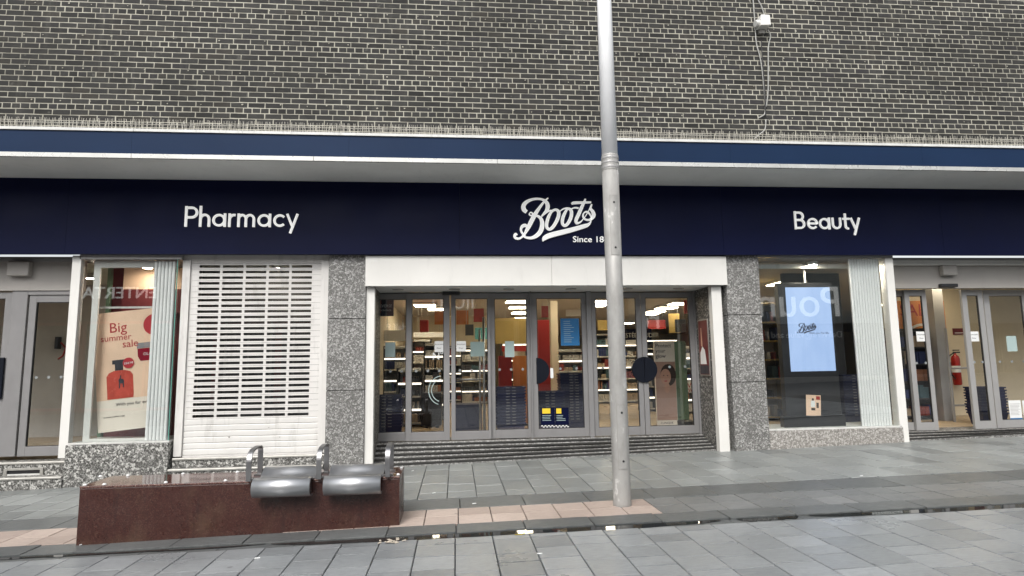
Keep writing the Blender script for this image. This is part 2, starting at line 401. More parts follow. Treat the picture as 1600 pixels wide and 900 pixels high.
GL = {  # geometric sans: (advance, strokes); cap height 1, x-height .66
 'P': (.66, [[(.075,0),(.075,1)], [(.075,.925),(.33,.925)]+arc(.33,.69,.235,90,-90)+[(.075,.455)]]),
 'h': (.60, [[(.075,0),(.075,1.02)], [(.075,.36)]+arc(.275,.36,.20,180,0,14,.225)+[(.475,0)]]),
 'a': (.74, [arc(.33,.325,.255,0,360,24), [(.60,0),(.60,.66)]]),
 'r': (.42, [[(.075,0),(.075,.66)], [(.075,.36)]+arc(.285,.36,.21,180,75,10,.225)]),
 'm': (.93, [[(.075,0),(.075,.66)], [(.075,.38)]+arc(.245,.38,.17,180,0,12,.205)+[(.415,0)], [(.415,.38)]+arc(.60,.38,.185,180,0,12,.205)+[(.785,0)]]),
 'c': (.62, [arc(.33,.325,.255,42,318,20)]),
 'y': (.60, [[(.045,.66),(.285,.06)], [(.535,.66),(.205,-.30)]]),
 'B': (.72, [[(.075,0),(.075,1)], [(.075,.925),(.31,.925)]+arc(.31,.72,.205,90,-90)+[(.075,.515)], [(.075,.515),(.34,.515)]+arc(.34,.295,.22,90,-90)+[(.075,.075)]]),
 'e': (.68, [[(.08,.33),(.585,.33)]+arc(.33,.325,.255,2,320,22)]),
 'u': (.62, [[(.075,.66),(.075,.29)]+arc(.29,.29,.215,180,360,14)+[(.505,.66)]]),
 't': (.46, [[(.185,.90),(.185,.2)]+arc(.325,.2,.14,180,285,8), [(.02,.60),(.42,.60)]]),
}
def sign_word(word, x0, x1, zb, yf, parent, m, wgt=.112):
    adv = sum(GL[c][0] for c in word)-.06
    sc = (x1-x0)/adv; x = x0
    for c in word:
        mb = MB()
        for i, st in enumerate(GL[c][1]):
            cl = c == 'a' and i == 0
            ribbon(mb, [(x+px*sc, zb+pz*sc, wgt*sc) for px, pz in (st[:-1] if cl else st)], yf-.02-.002*i, yf-.001, cl)
        mb.build('letter', m, parent); x += GL[c][0]*sc
LOGO = [ # traced strokes (x,y,width)
 ([(372,322,46),(335,290,58),(330,235,58),(375,182,46),(450,148,32),(530,138,26),(600,150,28),(648,188,46),(664,240,56),(648,300,50),(608,345,34),(574,374,12)], 0),
 ([(672,126,16),(632,160,24),(592,205,32),(542,272,42),(492,345,56),(444,430,62),(392,530,56),(342,616,36),(300,666,28),(258,690,28),(215,682,34),(198,655,32),(214,630,38),(238,640,12)], 0),
 ([(348,652,20),(306,615,26),(288,570,30),(305,525,42),(345,508,44),(378,530,26)], 0),
 ([(405,350,14),(425,328,14),(452,342,14),(440,372,14),(415,366,14)], 1),
 ([(450,362,24),(520,378,28),(568,420,44),(582,500,58),(556,588,62),(500,648,54),(430,680,38),(362,676,28),(318,658,16)], 0),
 ([(570,392,10),(625,345,14),(680,306,18),(730,300,14)], 0),
 ([(775,288,28),(812,320,42),(805,390,48),(765,475,48),(716,540,46),(672,560,34),(643,525,38),(650,450,44),(680,370,42),(722,310,32)], 1),
 ([(825,318,12),(868,282,15),(925,266,18),(965,272,16)], 0),
 ([(962,274,28),(990,310,40),(985,380,46),(955,450,46),(915,500,42),(880,505,34),(860,470,38),(870,400,44),(900,330,40),(932,284,28)], 1),
 ([(985,278,12),(1035,260,16),(1092,264,18)], 0),
 ([(1190,136,20),(1166,190,36),(1130,262,46),(1090,350,48),(1052,430,44),(1062,474,28),(1112,458,20),(1150,418,14),(1190,368,12),(1232,300,12),(1278,212,22)], 0),
 ([(996,204,26),(1030,192,34),(1150,186,26),(1268,182,20)], 0),
 ([(1272,228,16),(1262,272,22),(1288,312,38),(1300,360,48),(1278,402,44),(1230,428,24),(1180,420,18),(1150,382,18),(1160,336,18),(1200,314,18),(1240,340,14),(1264,392,12),(1256,448,16),(1236,486,24)], 0),
 ([(1252,456,16),(1218,496,40),(1150,520,54),(950,578,62),(760,625,66),(660,655,66),(602,690,56),(586,728,8)], 0),
]
def logo(fn, scale, yf, name, m, parent, thick=.02):
    mb = MB()
    for i, (pts, cl) in enumerate(LOGO):
        q = spline(pts, bool(cl), 5)
        ribbon(mb, [(*fn(a, b), c*scale) for a, b, c in q], yf-thick-.0015*i, yf-.001, bool(cl))
    return mb.build(name, m, parent)
_txt = {}
def text(name, s, size, m, parent, loc, rot=(math.pi/2, 0, 0), thick=.004, align='LEFT', sx=1.0):
    cu = bpy.data.curves.new('t', 'FONT'); cu.body = s; cu.size = size; cu.extrude = thick/2; cu.align_x = align; cu.resolution_u = 3
    ob = bpy.data.objects.new('t', cu); COL.objects.link(ob)
    bpy.context.view_layer.update()
    me = bpy.data.meshes.new_from_object(ob.evaluated_get(bpy.context.evaluated_depsgraph_get()))
    bpy.data.objects.remove(ob); bpy.data.curves.remove(cu)
    me.name = name; me.materials.clear(); me.materials.append(m)
    o = bpy.data.objects.new(name, me); link(o, parent); o.location = loc; o.rotation_euler = rot; o.scale = (sx, 1, 1)
    return o

# ================================================================ GROUND
gnd = MB().add([(-40,-40,S*-40-.055),(40,-40,S*40-.055),(40,30,S*40-.055),(-40,30,S*-40-.055)], [(0,1,2,3)]).build('ground', M['asphalt']); tag(gnd, kind='structure')
def slab_mesh(wd, dp, m, name, th=.035, ch=.004):
    """one sheared paving slab of wd x dp centred on the origin, chamfered top"""
    a, b = wd/2, dp/2
    def pt(x, y, z): return (x, y-K*x, z+S*x)
    vs = [pt(-a,-b,-th),pt(a,-b,-th),pt(a,b,-th),pt(-a,b,-th),
          pt(-a,-b,-ch),pt(a,-b,-ch),pt(a,b,-ch),pt(-a,b,-ch),
          pt(-a+ch,-b+ch,0),pt(a-ch,-b+ch,0),pt(a-ch,b-ch,0),pt(-a+ch,b-ch,0)]
    fs = [(0,1,5,4),(1,2,6,5),(2,3,7,6),(3,0,4,7),(4,5,9,8),(5,6,10,9),(6,7,11,10),(7,4,8,11),(8,9,10,11)]
    mb = MB(); mb.add(vs, fs); return mb.mesh(name, m)
def bed(name, x0, x1, v0, v1, dz=-.022):
    vs = [(x, v-K*x, gz(x)+dz) for x, v in ((x0,v0),(x1,v0),(x1,v1),(x0,v1))]
    return tag(MB().add(vs, [(0,1,2,3)]).build(name, M['joint']), kind='structure')
_sm = {}
def slab(parent, x, v, wd, dp, mat, jit=.003, gap=.008, cg=.014):
    key = (round(wd,3), mat)
    if key not in _sm: _sm[key] = slab_mesh(wd-gap, 1.0, M[mat], 'slab')
    o = bpy.data.objects.new('slab', _sm[key]); link(o, parent)
    o.location = (x, v-K*x, gz(x)+random.uniform(-jit, jit)*.6); o.scale = (1, dp-cg, 1)
    o.rotation_euler = (random.uniform(-.003,.003), random.uniform(-.003,.003), random.uniform(-.004,.004))
    return o
def columns(parent, xs, wd, v0, v1, lens, mat, ymax=None):
    for x in xs:
        v = v0
        first = random.uniform(.35, 1)
        while v > v1:
            d = random.choice(lens)*first; first = 1
            if v-d < v1+.12: d = v-v1
            y = v-d/2-K*x
            if ymax is None or y < ymax: slab(parent, x, v-d/2, wd, d, mat)
            v -= d
fw = bed('footway', -9.5, 12, -1.34, 1.9)
columns(fw, [-8.95+.322*i for i in range(58)], .322, 1.05, -1.33, (.30,.42,.42,.55,.62), 'slab_light', 1.02)
pbn = bed('paving_band', -9.5, 12, -2.72, -1.34)
x = -9.2
while x < 11.5:
    slab(pbn, x+.33, -1.585, .66, .49, 'slab_dark'); x += .66
x = -9.0
while x < 11.5:
    slab(pbn, x+.30, -2.565, .60, .29, 'slab_dark'); x += .60
for i in range(64):
    x = -8.9+.313*i
    for r in range(2):
        slab(pbn, x, -1.985-.297*r, .313, .297, 'slab_pink' if x < 2.0 else 'slab_mid')
pz = bed('plaza', -9.5, 12, -9.5, -2.72, -.022)
columns(pz, [-4.79+.3085*i for i in range(37)],   .3085, -2.88, -5.2, (.20,.26,.30,.30,.38), 'slab_near')
mb = MB()                                       # the rest of the plaza lies behind the photographer
for i in range(64):
    x = -9.11+.3085*i
    inner = -4.95 < x < 6.5
    v = -5.2 if inner else -2.93
    while v > -9.2:
        d = random.choice((.26,.30,.38)); n0 = len(mb.v); a = .15
        q = [(x-a,v-d+.004),(x+a,v-d+.004),(x+a,v),(x-a,v)]
        mb.add([(px, pv-K*px, gz(px)+random.uniform(-.001,.001)) for px, pv in q], [(0,1,2,3)], random.random()); v -= d
tag(mb.build('far_slab', M['slab_near'], pz), kind='stuff')
ch = MB()                                       # drainage channel
x = -9.4
while x < 11.8:
    n = .62; q = [(x+.003,-2.875),(x+n-.003,-2.875),(x+n-.003,-2.713),(x+.003,-2.713)]
    dzs = (-.004,-.004,-.012,-.012)
    o = MB().hexa([(px, pv-K*px, gz(px)-.04) for px, pv in q], [(px, pv-K*px, gz(px)+z) for (px, pv), z in zip(q, (-.010,-.010,-.017,-.017))]).build('channel_stone', M['slab_dark'], pbn)
    x += n
def puddle(x0, x1, v0, v1, seed):
    rnd = random.Random(seed); n = 22; top = []; bot = []
    for i in range(n+1):
        t = i/n; xx = x0+(x1-x0)*t; e = min(1, 6*t, 6*(1-t))**.5
        mid = (v0+v1)/2
        top.append((xx, v1)); bot.append((xx, v1+(v0-v1)*(.25+.75*e)*rnd.uniform(.7,1.0)))
    prof = bot+top[::-1]
    mb = MB(); mb.add([(a, b-K*a, gz(a)-.009) for a, b in prof], [tuple(range(len(prof)))])
    o = mb.build('water', M['water']); tag(o, kind='structure'); return o
for i, (a, b, c, d) in enumerate([(-4.6,-1.6,-2.79,-2.714),(-1.55,2.3,-2.872,-2.714),(2.45,3.0,-2.84,-2.714),(3.1,7.5,-2.872,-2.714)]):
    puddle(a, b, c, d, i+3)

# ================================================================ SHOP BUILDING (the whole front)
shop = tag(empty('shop_building', (1.5, .7, .03)), 'dark brick shop front with navy signboard, glass doors and granite pillars', 'building')
YW = 0.0
XL, XR = -8.4, 11.6
# --- upper brick wall: English garden wall bond, five stretcher courses to one header course
wall = MB().box(XL, XR, YW+.012, YW+.25, 4.12, 7.75).build('brick_wall', M['mortar'], shop)
CH, BL, JT = .076, .2255, .0125
def brick_mesh(wd, seed):
    rnd = random.Random(seed); a, h, c = wd/2, (CH-JT)/2, .004
    j = lambda s_=.0018: rnd.uniform(-s_, s_)
    o = [(-a+j(),0,-h+j()),(a+j(),0,-h+j()),(a+j(),0,h+j()),(-a+j(),0,h+j())]
    f_ = [(x*(1-c/a), -.004+j(.001), z*(1-c/h)) for x, _, z in o]
    mid = [(x, -.0015, z) for x, _, z in o]
    vs = [(x,.03,z) for x,_,z in o]+mid+f_
    fs = [(0,1,5,4),(1,2,6,5),(2,3,7,6),(3,0,4,7),(4,5,9,8),(5,6,10,9),(6,7,11,10),(7,4,8,11),(8,9,10,11)]
    return vs, fs
bm_s = [brick_mesh(BL-JT, i) for i in range(6)]; bm_h = [brick_mesh(BL/2-JT, 20+i) for i in range(6)]
def tomesh(d):
    mb = MB(); mb.add(*d); return mb.mesh('brick', M['brick'])
me_s = [tomesh(d) for d in bm_s]; me_h = [tomesh(d) for d in bm_h]
Z0 = 4.882 - 10*CH                              # a header course is centred on z = 4.882
X0 = P(108.5, 3.5, 0).x
spots = []
for r in range(0, 48):
    zc = Z0+r*CH
    if zc < 4.16 or zc > 7.7: continue
    head = (r-10) % 6 == 0
    pitch = BL/2 if head else BL
    off = X0 + (BL*.25 if head else (BL/2 if r % 2 else 0))
    x = off-math.ceil((off-XL)/pitch)*pitch
    while x < XR:
        xc = x+pitch/2
        if XL+.1 < xc < XR-.1: spots.append((xc, zc, head, random.randrange(6)))
        x += pitch
def vis(sp):
    d = Vector((sp[0], YW, sp[1]))-CAM; zz = d.dot(_f); u_ = 800+F*d.dot(_R)/zz; v_ = 450-F*d.dot(_U)/zz
    if not (5 < u_ < 1595 and 6 < v_) or sp[1] < 4.62 or 925 < u_ < 965: return -1
    return (0 if sp[2] else 1)*10+1.0/zz
order = sorted(range(len(spots)), key=lambda i: -vis(spots[i])); single = set(order[:300])
mb = MB()
for i, (xc, zc, head, k) in enumerate(spots):
    dy = YW+.012+random.uniform(-.002,.002); dx = random.uniform(-.002,.002); dz = random.uniform(-.0015,.0015)
    if i in single:
        o = bpy.data.objects.new('brick', (me_h if head else me_s)[k]); link(o, wall); o.location = (xc+dx, dy, zc+dz)
        o.rotation_euler = (0, random.uniform(-.006,.006), random.uniform(-.006,.006))
    else:
        vs, fs = (bm_h if head else bm_s)[k]; mb.add([(x+xc+dx, y+dy, z+zc+dz) for x, y, z in vs], fs, random.uniform(.001,1))
tag(mb.build('brickwork', M['brick'], wall), kind='stuff')
mb = MB()                                       # pale plugs and splashes left by old fixings, in rows
for zr in (5.02+.456*k for k in range(0, 6)):
    x = XL+.2
    while x < XR:
        x += random.uniform(.2,.62); rr = random.uniform(.006,.013)
        c = (x, YW-.0005, zr-.06+random.uniform(-.012,.012))
        n = 7; ring = [(c[0]+rr*random.uniform(.7,1.3)*math.cos(2*math.pi*i/n), c[1]-.001, c[2]+rr*random.uniform(.7,1.2)*math.sin(2*math.pi*i/n)) for i in range(n)]
        mb.add(ring+[(c[0],c[1]-.006,c[2])], [(i,(i+1)%n,n) for i in range(n)])
tag(mb.build('filled_hole', M['mortar'], wall), kind='stuff')

# --- canopy
YC, YS = -.30, .60
ZC0, ZC1 = 4.088, 4.437
can = MB().box(XL, XR, YC+.03, .25, ZC0+.03, ZC1-.02).build('canopy', M['soffit'], shop)
px = [XL]+[P(u, 235, YC).x for u in (-60, 205, 545, 880, 1141, 1440)]+[XR]
for a, b in zip(px, px[1:]): boxo('fascia_panel', M['canopy_blue'], can, a+.0008, b-.0008, YC, YC+.028, ZC0+.058, ZC1-.003)
px2 = [XL]+[P(u, 200, YC).x for u in (210, 380, 780, 1145)]+[XR]
for a, b in zip(px2, px2[1:]):
    MB().prism_x([(YC-.018,ZC1),(YC+.3,ZC1+.012),(YC+.3,ZC1+.03),(YC-.018,ZC1+.036)], a+.0015, b-.0015).build('top_flashing', M['trim_white'], can)
px3 = [XL]+[P(u, 255, YC).x for u in (205, 490, 777, 1146)]+[XR]
for a, b in zip(px3, px3[1:]): boxo('edge_trim', M['metal_trim'], can, a+.0015, b-.0015, YC-.014, YC+.02, ZC0-.004, ZC0+.055, .003)
boxo('sign_backing', M['black_plastic'], can, XL, XR, YS+.062, YS+.12, 3.03, 4.085)
px4 = [XL, -5.6, -2.6, .4, 3.4, 6.5, 9.0, XR]
for i, (a, b) in enumerate(zip(px4, px4[1:])): boxo('soffit_panel', M['soffit'], can, a+.001, b-.001, YC+.022, YS+.055, ZC0-.0005*(i % 2), ZC0+.02)
mb = MB()
x = XL+.02
while x < XR:
    lean = random.gauss(0, .012)
    for k, (yy, hh) in enumerate(((YC+.01,.135),(YC+.06,.12),(YC+.035,.15))):
        dx = random.gauss(0,.006); w_ = .0021
        b0 = (x+dx, yy, ZC1+.03); t0 = (x+dx+lean+random.gauss(0,.008), yy+random.gauss(0,.008)-(.02 if k == 0 else 0), ZC1+.03+hh)
        mb.tube([b0, t0], w_, 3)
        x += .0145
    x += .004
for a, b in zip([XL+i*.333 for i in range(60)], [XL+(i+1)*.333 for i in range(60)]):
    mb.box(a+.004, b-.004, YC-.004, YC+.075, ZC1+.034, ZC1+.040)
    mb.tube([(a+.004, YC+.004, ZC1+.105+random.uniform(-.004,.004)),(b-.004, YC+.004, ZC1+.105+random.uniform(-.004,.004))], .0045, 4)
tag(mb.build('bird_spikes', M['spike'], can), 'rusty wire spikes along the top of the canopy', kind='stuff')

boxo('roof_light_stop', M['asphalt'], shop, XL, XR, .26, 26.2, 4.2, 4.35)  # unseen slab added to keep sky light from leaking in behind the sign
# --- navy fascia sign
ZS0, ZS1 = 3.016, 4.09
sgn = tag(empty('fascia_sign', (1.5, YS, ZS0)), 'long navy signboard with white lettering under the canopy soffit', 'sign')
pxs = [XL]+[P(u, 340, YS).x for u in (105, 388+330, 1128, 1470)]+[XR]
for a, b in zip(pxs, pxs[1:]): boxo('sign_panel', M['navy'], sgn, a+.0014, b-.0014, YS, YS+.06, ZS0, ZS1-.006)
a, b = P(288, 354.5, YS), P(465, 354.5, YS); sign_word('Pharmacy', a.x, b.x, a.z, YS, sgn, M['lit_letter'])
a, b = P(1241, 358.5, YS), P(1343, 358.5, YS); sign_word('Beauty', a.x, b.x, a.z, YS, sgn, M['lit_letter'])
lo = P(780, 295, YS); lx = (P(960, 345, YS).x-P(780, 345, YS).x)/1600; lz = (P(870, 295, YS).z-P(870, 395, YS).z)/889
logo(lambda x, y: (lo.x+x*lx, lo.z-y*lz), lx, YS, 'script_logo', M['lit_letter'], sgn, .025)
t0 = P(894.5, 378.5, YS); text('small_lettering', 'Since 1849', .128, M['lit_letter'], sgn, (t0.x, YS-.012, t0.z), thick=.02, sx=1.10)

# --- pillars (terrazzo panels with recessed joints)
def pillar(x0, x1, mat, zb, joints, y0=.70, y1=1.1):
    p_ = boxo('pillar', M['joint'], shop, x0+.01, x1-.01, y0+.012, y1-.01, zb-.2, ZS0+.03)
    zs = [zb-.15]+joints+[ZS0+.04]
    for a, b in zip(zs, zs[1:]): boxo('granite_panel', M[mat], p_, x0, x1, y0, y1, a+.005, b-.005, .004)
    return p_
jL = [P(540, 610, .7).z, P(540, 498, .7).z]; jR = [P(1165, 597, .7).z, P(1160, 492, .7).z]
XP0, XP1 = P(510.5, 560, .7).x, P(570, 560, .7).x
XQ0, XQ1 = P(1141, 550, .7).x, P(1194, 550, .7).x
pillar(XP0, XP1, 'terrazzo_grey', -.03, jL); pillar(XQ0, XQ1, 'terrazzo_grey', .1, jR)

# --- main entrance
ZF, ZD = .262, 2.557                            # shop floor, door head
DX0, DX1 = XP1+.0, XQ0-.0
hd = boxo('entrance_header', M['joint'], shop, DX0+.02, DX1-.02, .69, .80, ZD+.02, ZS0+.02)
hj = P(862, 425, .655).x
for a, b in ((XP1-.004, hj), (hj, XQ0+.002)): boxo('header_panel', M['white_paint'], hd, a+.0015, b-.0015, .655, .69, ZD+.005, ZS0-.012, .003)
ps = boxo('porch_soffit', M['soffit'], shop, DX0-.1, DX1+.1, .80, 1.62, ZD+.012, ZD+.05)
for u in (622, 710, 795, 892, 980, 1060):
    c = P(u, 450, 1.1); MB().lathe([(.085,0),(.085,.012),(.07,.02)], (c.x, 1.1, ZD+.002), 18).build('downlight', M['frame_light'], ps, smooth=False)
bp = M['white_paint']
PL0, PL1 = P(571, 570, .76).x, P(584.5, 570, .76).x
PR0, PR1 = P(1117, 570, .76).x, P(1132.5, 570, .76).x
boxo('door_post', bp, shop, PL0, PL1, .74, .86, -.02, ZD+.004, .004)
boxo('door_post', bp, shop, PR0, PR1, .74, .86, .07, ZD+.004, .004)
for x0, x1, nm in ((PL0-.25, PL1-.02, 'l'), (PR0+.02, PR1+.3, 'r')):
    rv = boxo('reveal_wall', M['joint'], shop, x0+.004, x1-.004, .88, 1.60, -.1, ZD+.02)
    for a, b in ((-.09, 1.0), (1.0, 1.84), (1.84, ZD+.016)): boxo('granite_panel', M['terrazzo_step'], rv, x0, x1, .865, 1.60, a+.003, b-.003)
YD = 1.45
def leaf(name, x0, x1, y, z0, z1, gx0, gx1, gz0, gz1, mat='frame_grey', parent=None, glass='glass', dots=True, th=.05):
    mb = MB()
    prof_o = [(x0,z0),(x1,z0),(x1,z1),(x0,z1)]
    mb.box(x0, gx0, y, y+th, z0, z1); mb.box(gx1, x1, y, y+th, z0, z1)
    mb.box(gx0, gx1, y+.001, y+th-.001, z0, gz0); mb.box(gx0, gx1, y+.001, y+th-.001, gz1, z1)
    d = mb.build(name, M[mat], parent or shop, .003)
    MB().box(gx0-.008, gx1+.008, y+.021, y+.029, gz0-.008, gz1+.008).build('glass_pane', M[glass], d)
    g_ = MB()
    for a, b, c, e in ((gx0,gx0+.008,gz0,gz1),(gx1-.008,gx1,gz0,gz1),(gx0+.008,gx1-.008,gz0,gz0+.008),(gx0+.008,gx1-.008,gz1-.008,gz1)):
        g_.box(a, b, y+.012, y+.038, c, e)
    g_.build('glazing_seal', M['black_plastic'], d)
    if dots:
        w_ = gx1-gx0
        for k in (.14, .5, .86):
            if w_ < .4 and k == .5: continue
            cx, cz = gx0+w_*k, 1.335
            MB().prism_y([(cx+  .021*math.cos(i*math.pi/8), cz+.021*math.sin(i*math.pi/8)) for i in range(16)], y+.017, y+.0205).build('safety_dot', M['safety'], d)
    return d
def px_(u, y=YD, v=570): return P(u, v, y).x
gzb, gzt = P(800, 672, YD).z, P(800, 466, YD).z
doors = []
spec = [(582.5,636.5,585.5,634,YD+.06),(634.5,703,643,693.5,YD),(705,767,711.5,762.5,YD),(766.5,829.5,773.5,824,YD+.06),(832,918.5,840,911,YD+.03),(926.5,1004.5,933,997,YD+.03),(1005,1088,1012.5,1080.5,YD+.03)]
for a, b, c, d, y in spec:
    doors.append(leaf('entrance_door', px_(a, y), px_(b, y)-.003, y, ZF+.01, ZD-.012, px_(c, y), px_(d, y), gzb, gzt))
mb = MB()
for u0, u1 in ((829.8,831.8),(918.8,926),(1088.3,1092.5)): mb.box(px_(u0), px_(u1), YD-.01, YD+.11, ZF, ZD+.01)
mb.box(px_(582), px_(1092.5), YD+.115, YD+.15, ZD-.02, ZD+.02)
mb.build('door_frame', M['frame_grey'], shop)
sb = boxo('door_sensor', M['black_plastic'], shop, px_(691.5), px_(719), YD-.09, YD-.001, ZD-.045, ZD+.008, .008)
def plate(door, u, v, r, a0, a1, y):
    c = P(u, v, y); n = 20; pr = [(c.x+r*math.cos(math.radians(a0+(a1-a0)*i/n)), c.z+r*math.sin(math.radians(a0+(a1-a0)*i/n))) for i in range(n+1)]
    MB().prism_y(pr, y-.03, y-.004).build('push_plate', M['push_plate'], door, .004)
plate(doors[4], 838, 579.5, .205, -90, 90, YD+.03)
plate(doors[5], 1006.2, 577.5, .205, 90, 270, YD+.03)
plate(doors[6], 1006.8, 577.5, .205, -90, 90, YD+.03)

def ramp(name, x0, x1, yb, yt, zt, n, mat='terrazzo_grey', lift=.012):
    """sloping threshold: bottom edge follows the street, top edge level with the shop floor"""
    def pt(t, x): return (x, yb+(yt-yb)*t, gz(x)+lift+(zt-gz(x)-lift)*t)
    m_ = MB().hexa([(x0,yb,gz(x0)-.1),(x1,yb,gz(x1)-.1),(x1,yt+.3,-.1),(x0,yt+.3,-.1)], [pt(0,x0),pt(0,x1),(x1,yt,zt),(x0,yt,zt)])
    rp = m_.build(name, M[mat], shop)
    for k in range(n):
        t0, t1 = (k+.10)/n, (k+.50)/n; q = []
        for t, x in ((t0,x0),(t0,x1),(t1,x1),(t1,x0)): q.append(Vector(pt(t, x)))
        up = Vector((0,-.4,.9)).normalized()
        MB().hexa([v-up*.003 for v in q], [v+up*.010 for v in q]).build('grip_strip', M['grip'], rp)
    MB().box(x0, x1, yt+.001, yt+.6, zt-.06, zt-.002).build('threshold', M['terrazzo_step'], rp)
    return rp
ramp('entrance_ramp', PL1-.02, PR0+.02, .92, YD-.03, ZF, 5)

# --- roller shutter bay
SX0, SX1 = P(279.5, 556, .8).x, XP0
SZ0 = P(390, 709, .8).z
GX0, GX1 = P(291.5, 556, .8).x, P(499.5, 556, .8).x
shut = boxo('roller_shutter', M['shutter_white'], shop, SX0, XP0-.002, .79, .92, 2.965, ZS0+.02)
for a, b in ((SX0, GX0), (GX1, XP0-.002)):
    MB().box(a, b, .775, .86, SZ0-.01, 2.962).box(a+.4*(b-a), a+.43*(b-a), .772, .7755, SZ0, 2.96).build('guide_rail', M['shutter_white'], shut, .004)
pitch = (P(295, 416, .8).z-P(295, 416+88.5, .8).z)/10
hx0, hx1 = P(304.5, 556, .8).x, P(484, 556, .8).x
ztop = P(300, 403, .8).z; zcur = ztop; n_s = 0
cw = (hx1-hx0); nw = .034; sw = (cw-4*nw)/5
def slat_mesh(holes):
    mb = MB(); h = pitch-.003; a, b = GX0+.004, GX1-.004
    prof = lambda z0, z1: [(.812,z0),(.806,z0+(z1-z0)*.5),(.812,z1),(.822,z1),(.822,z0)]
    if not holes: mb.prism_x([(.813,0),(.8085,h*.10),(.8075,h*.5),(.8085,h*.90),(.813,h),(.824,h),(.824,0)], a, b)
    else:
        mb.box(a, b, .808, .822, 0, h*.27); mb.box(a, b, .808, .822, h*.75, h)
        xs = [a, hx0]; e = [(a, hx0)]
        for k in range(4): e.append((hx0+sw*(k+1)+nw*k, hx0+(sw+nw)*(k+1)))
        e.append((hx1, b))
        for p0, p1 in e: mb.box(p0, p1, .8085, .8215, h*.27, h*.75)
    return mb.mesh('slat', M['shutter_white'])
sm_h, sm_p = slat_mesh(True), slat_mesh(False)
nrow = int(round((ztop-SZ0)/pitch)); pitch2 = (ztop-SZ0)/nrow
for i in range(nrow):
    o = bpy.data.objects.new('slat', sm_p if (i == 0 or i >= 28) else sm_h); link(o, shut); o.location = (0, 0, ztop-pitch2*(i+1))
MB().box(GX0+.006, GX1-.006, .80, .83, SZ0-.025, SZ0-.003).build('bottom_bar', M['shutter_white'], shut)
for u, v in ((358, 683), (437, 683), (420, 668)):
    c = P(u, v, .806); MB().tube([(c.x, .8085, c.z), (c.x, .8035, c.z)], .011 if u == 358 else .006, 8).build('rivet', M['tin'], shut)
MB().box(GX0, GX1, .95, .958, SZ0, 2.95).build('glass_pane', M['glass'], shut)
def steps(name, x0, x1, lv, mat='terrazzo_dark', back=1.6):
    """lv: list of (front y, top z) from the street up"""
    prof = [(back, -.25), (lv[0][0], -.25)]
    for (y, z), nx in zip(lv, lv[1:]+[(back, None)]): prof += [(y, z), (nx[0], z)]
    st = MB().prism_x(prof[::-1], x0, x1).build(name, M[mat], shop)
    for y, z in lv: MB().prism_x([(y-.012,z-.026),(y-.016,z-.008),(y-.006,z+.004),(y+.05,z+.004),(y+.05,z+.001),(y-.002,z-.026)], x0+.003, x1-.003).build('step_nosing', M['nosing'], st, smooth=False)
    return st
steps('shutter_step', P(262, 730, .66).x+.02, XP0-.003, [(.62,.085),(.74,SZ0-.028)])

# --- left display window: glass box on a terrazzo plinth
WX0, WX1 = P(99.5, 730, .68).x, P(262, 715, .68).x
WZ = .445
pl = boxo('window_plinth', M['terrazzo_dark'], shop, WX0, WX1, .68, 1.5, -.25, WZ-.012, .006)
boxo('window_sill', M['trim_white'], pl, WX0+.02, WX1-.002, .70, 1.4, WZ-.011, WZ+.012, .003)
win = boxo('display_window', M['frame_light'], shop, WX0+.0, WX1+.03, .70, 1.45, ZS0-.055, ZS0+.02)
GL0, GL1 = P(118, 550, .73).x, P(271.5, 550, .73).x
boxo('glass_pane', M['glass_clear'], win, GL0, GL1-.014, .725, .735, WZ+.012, ZS0-.056)
boxo('glass_pane', M['glass_clear'], win, GL1-.012, GL1-.002, .72, 1.3, WZ+.012, ZS0-.056)
boxo('glass_edge', M['glass_edge'], win, GL1-.0135, GL1-.0005, .7185, .7245, WZ+.012, ZS0-.056)
boxo('window_post', M['white_paint'], win, P(103, 560, .72).x, P(117.2, 560, .72).x, .70, .80, ZF-.0, ZS0-.004, .004)
fx0, fx1 = P(137.5, 560, .80).x, P(270, 560, .80).x
mb = MB()
for a, b, c, d in ((fx0, fx0+.085, WZ+.014, ZS0-.06), (fx0+.085, fx1-.004, ZS0-.16, ZS0-.06), (fx0+.085, fx1-.004, WZ+.014, WZ+.05)): mb.box(a, b, .80, .83, c, d)
mb.build('inner_frame', M['white_paint'], win)
def fluted(x0, x1, y, z0, z1, n, parent):
    w_ = (x1-x0)/n
    for i in range(n):
        cx = x0+w_*(i+.5); r = w_*.43
        pr = [(cx+r*math.cos(a), y-r*.8*math.sin(a)) for a in [math.pi*k/6 for k in range(7)]]
        MB().prism_z(pr[::-1]+[], z0, z1).build('flute', M['fluted'], parent)
    boxo('flute_backing', M['frame_light'], parent, x0, x1, y+.003, y+.018, z0, z1)
def fl_panel(x0, x1, y, z0, z1, n, label):
    e = tag(empty('fluted_screen', ((x0+x1)/2, y, z0)), label, 'screen'); fluted(x0, x1, y, z0, z1, n, e); return e
fl_panel(P(234, 550, .79).x, P(268, 550, .79).x, .785, WZ+.016, ZS0-.075, 6, 'narrow white fluted screen at the edge of the sale poster window')
rev = boxo('reveal_wall', M['dark_wall'], shop, WX1+.035, SX0-.004, .95, 1.4, .1, ZS0)

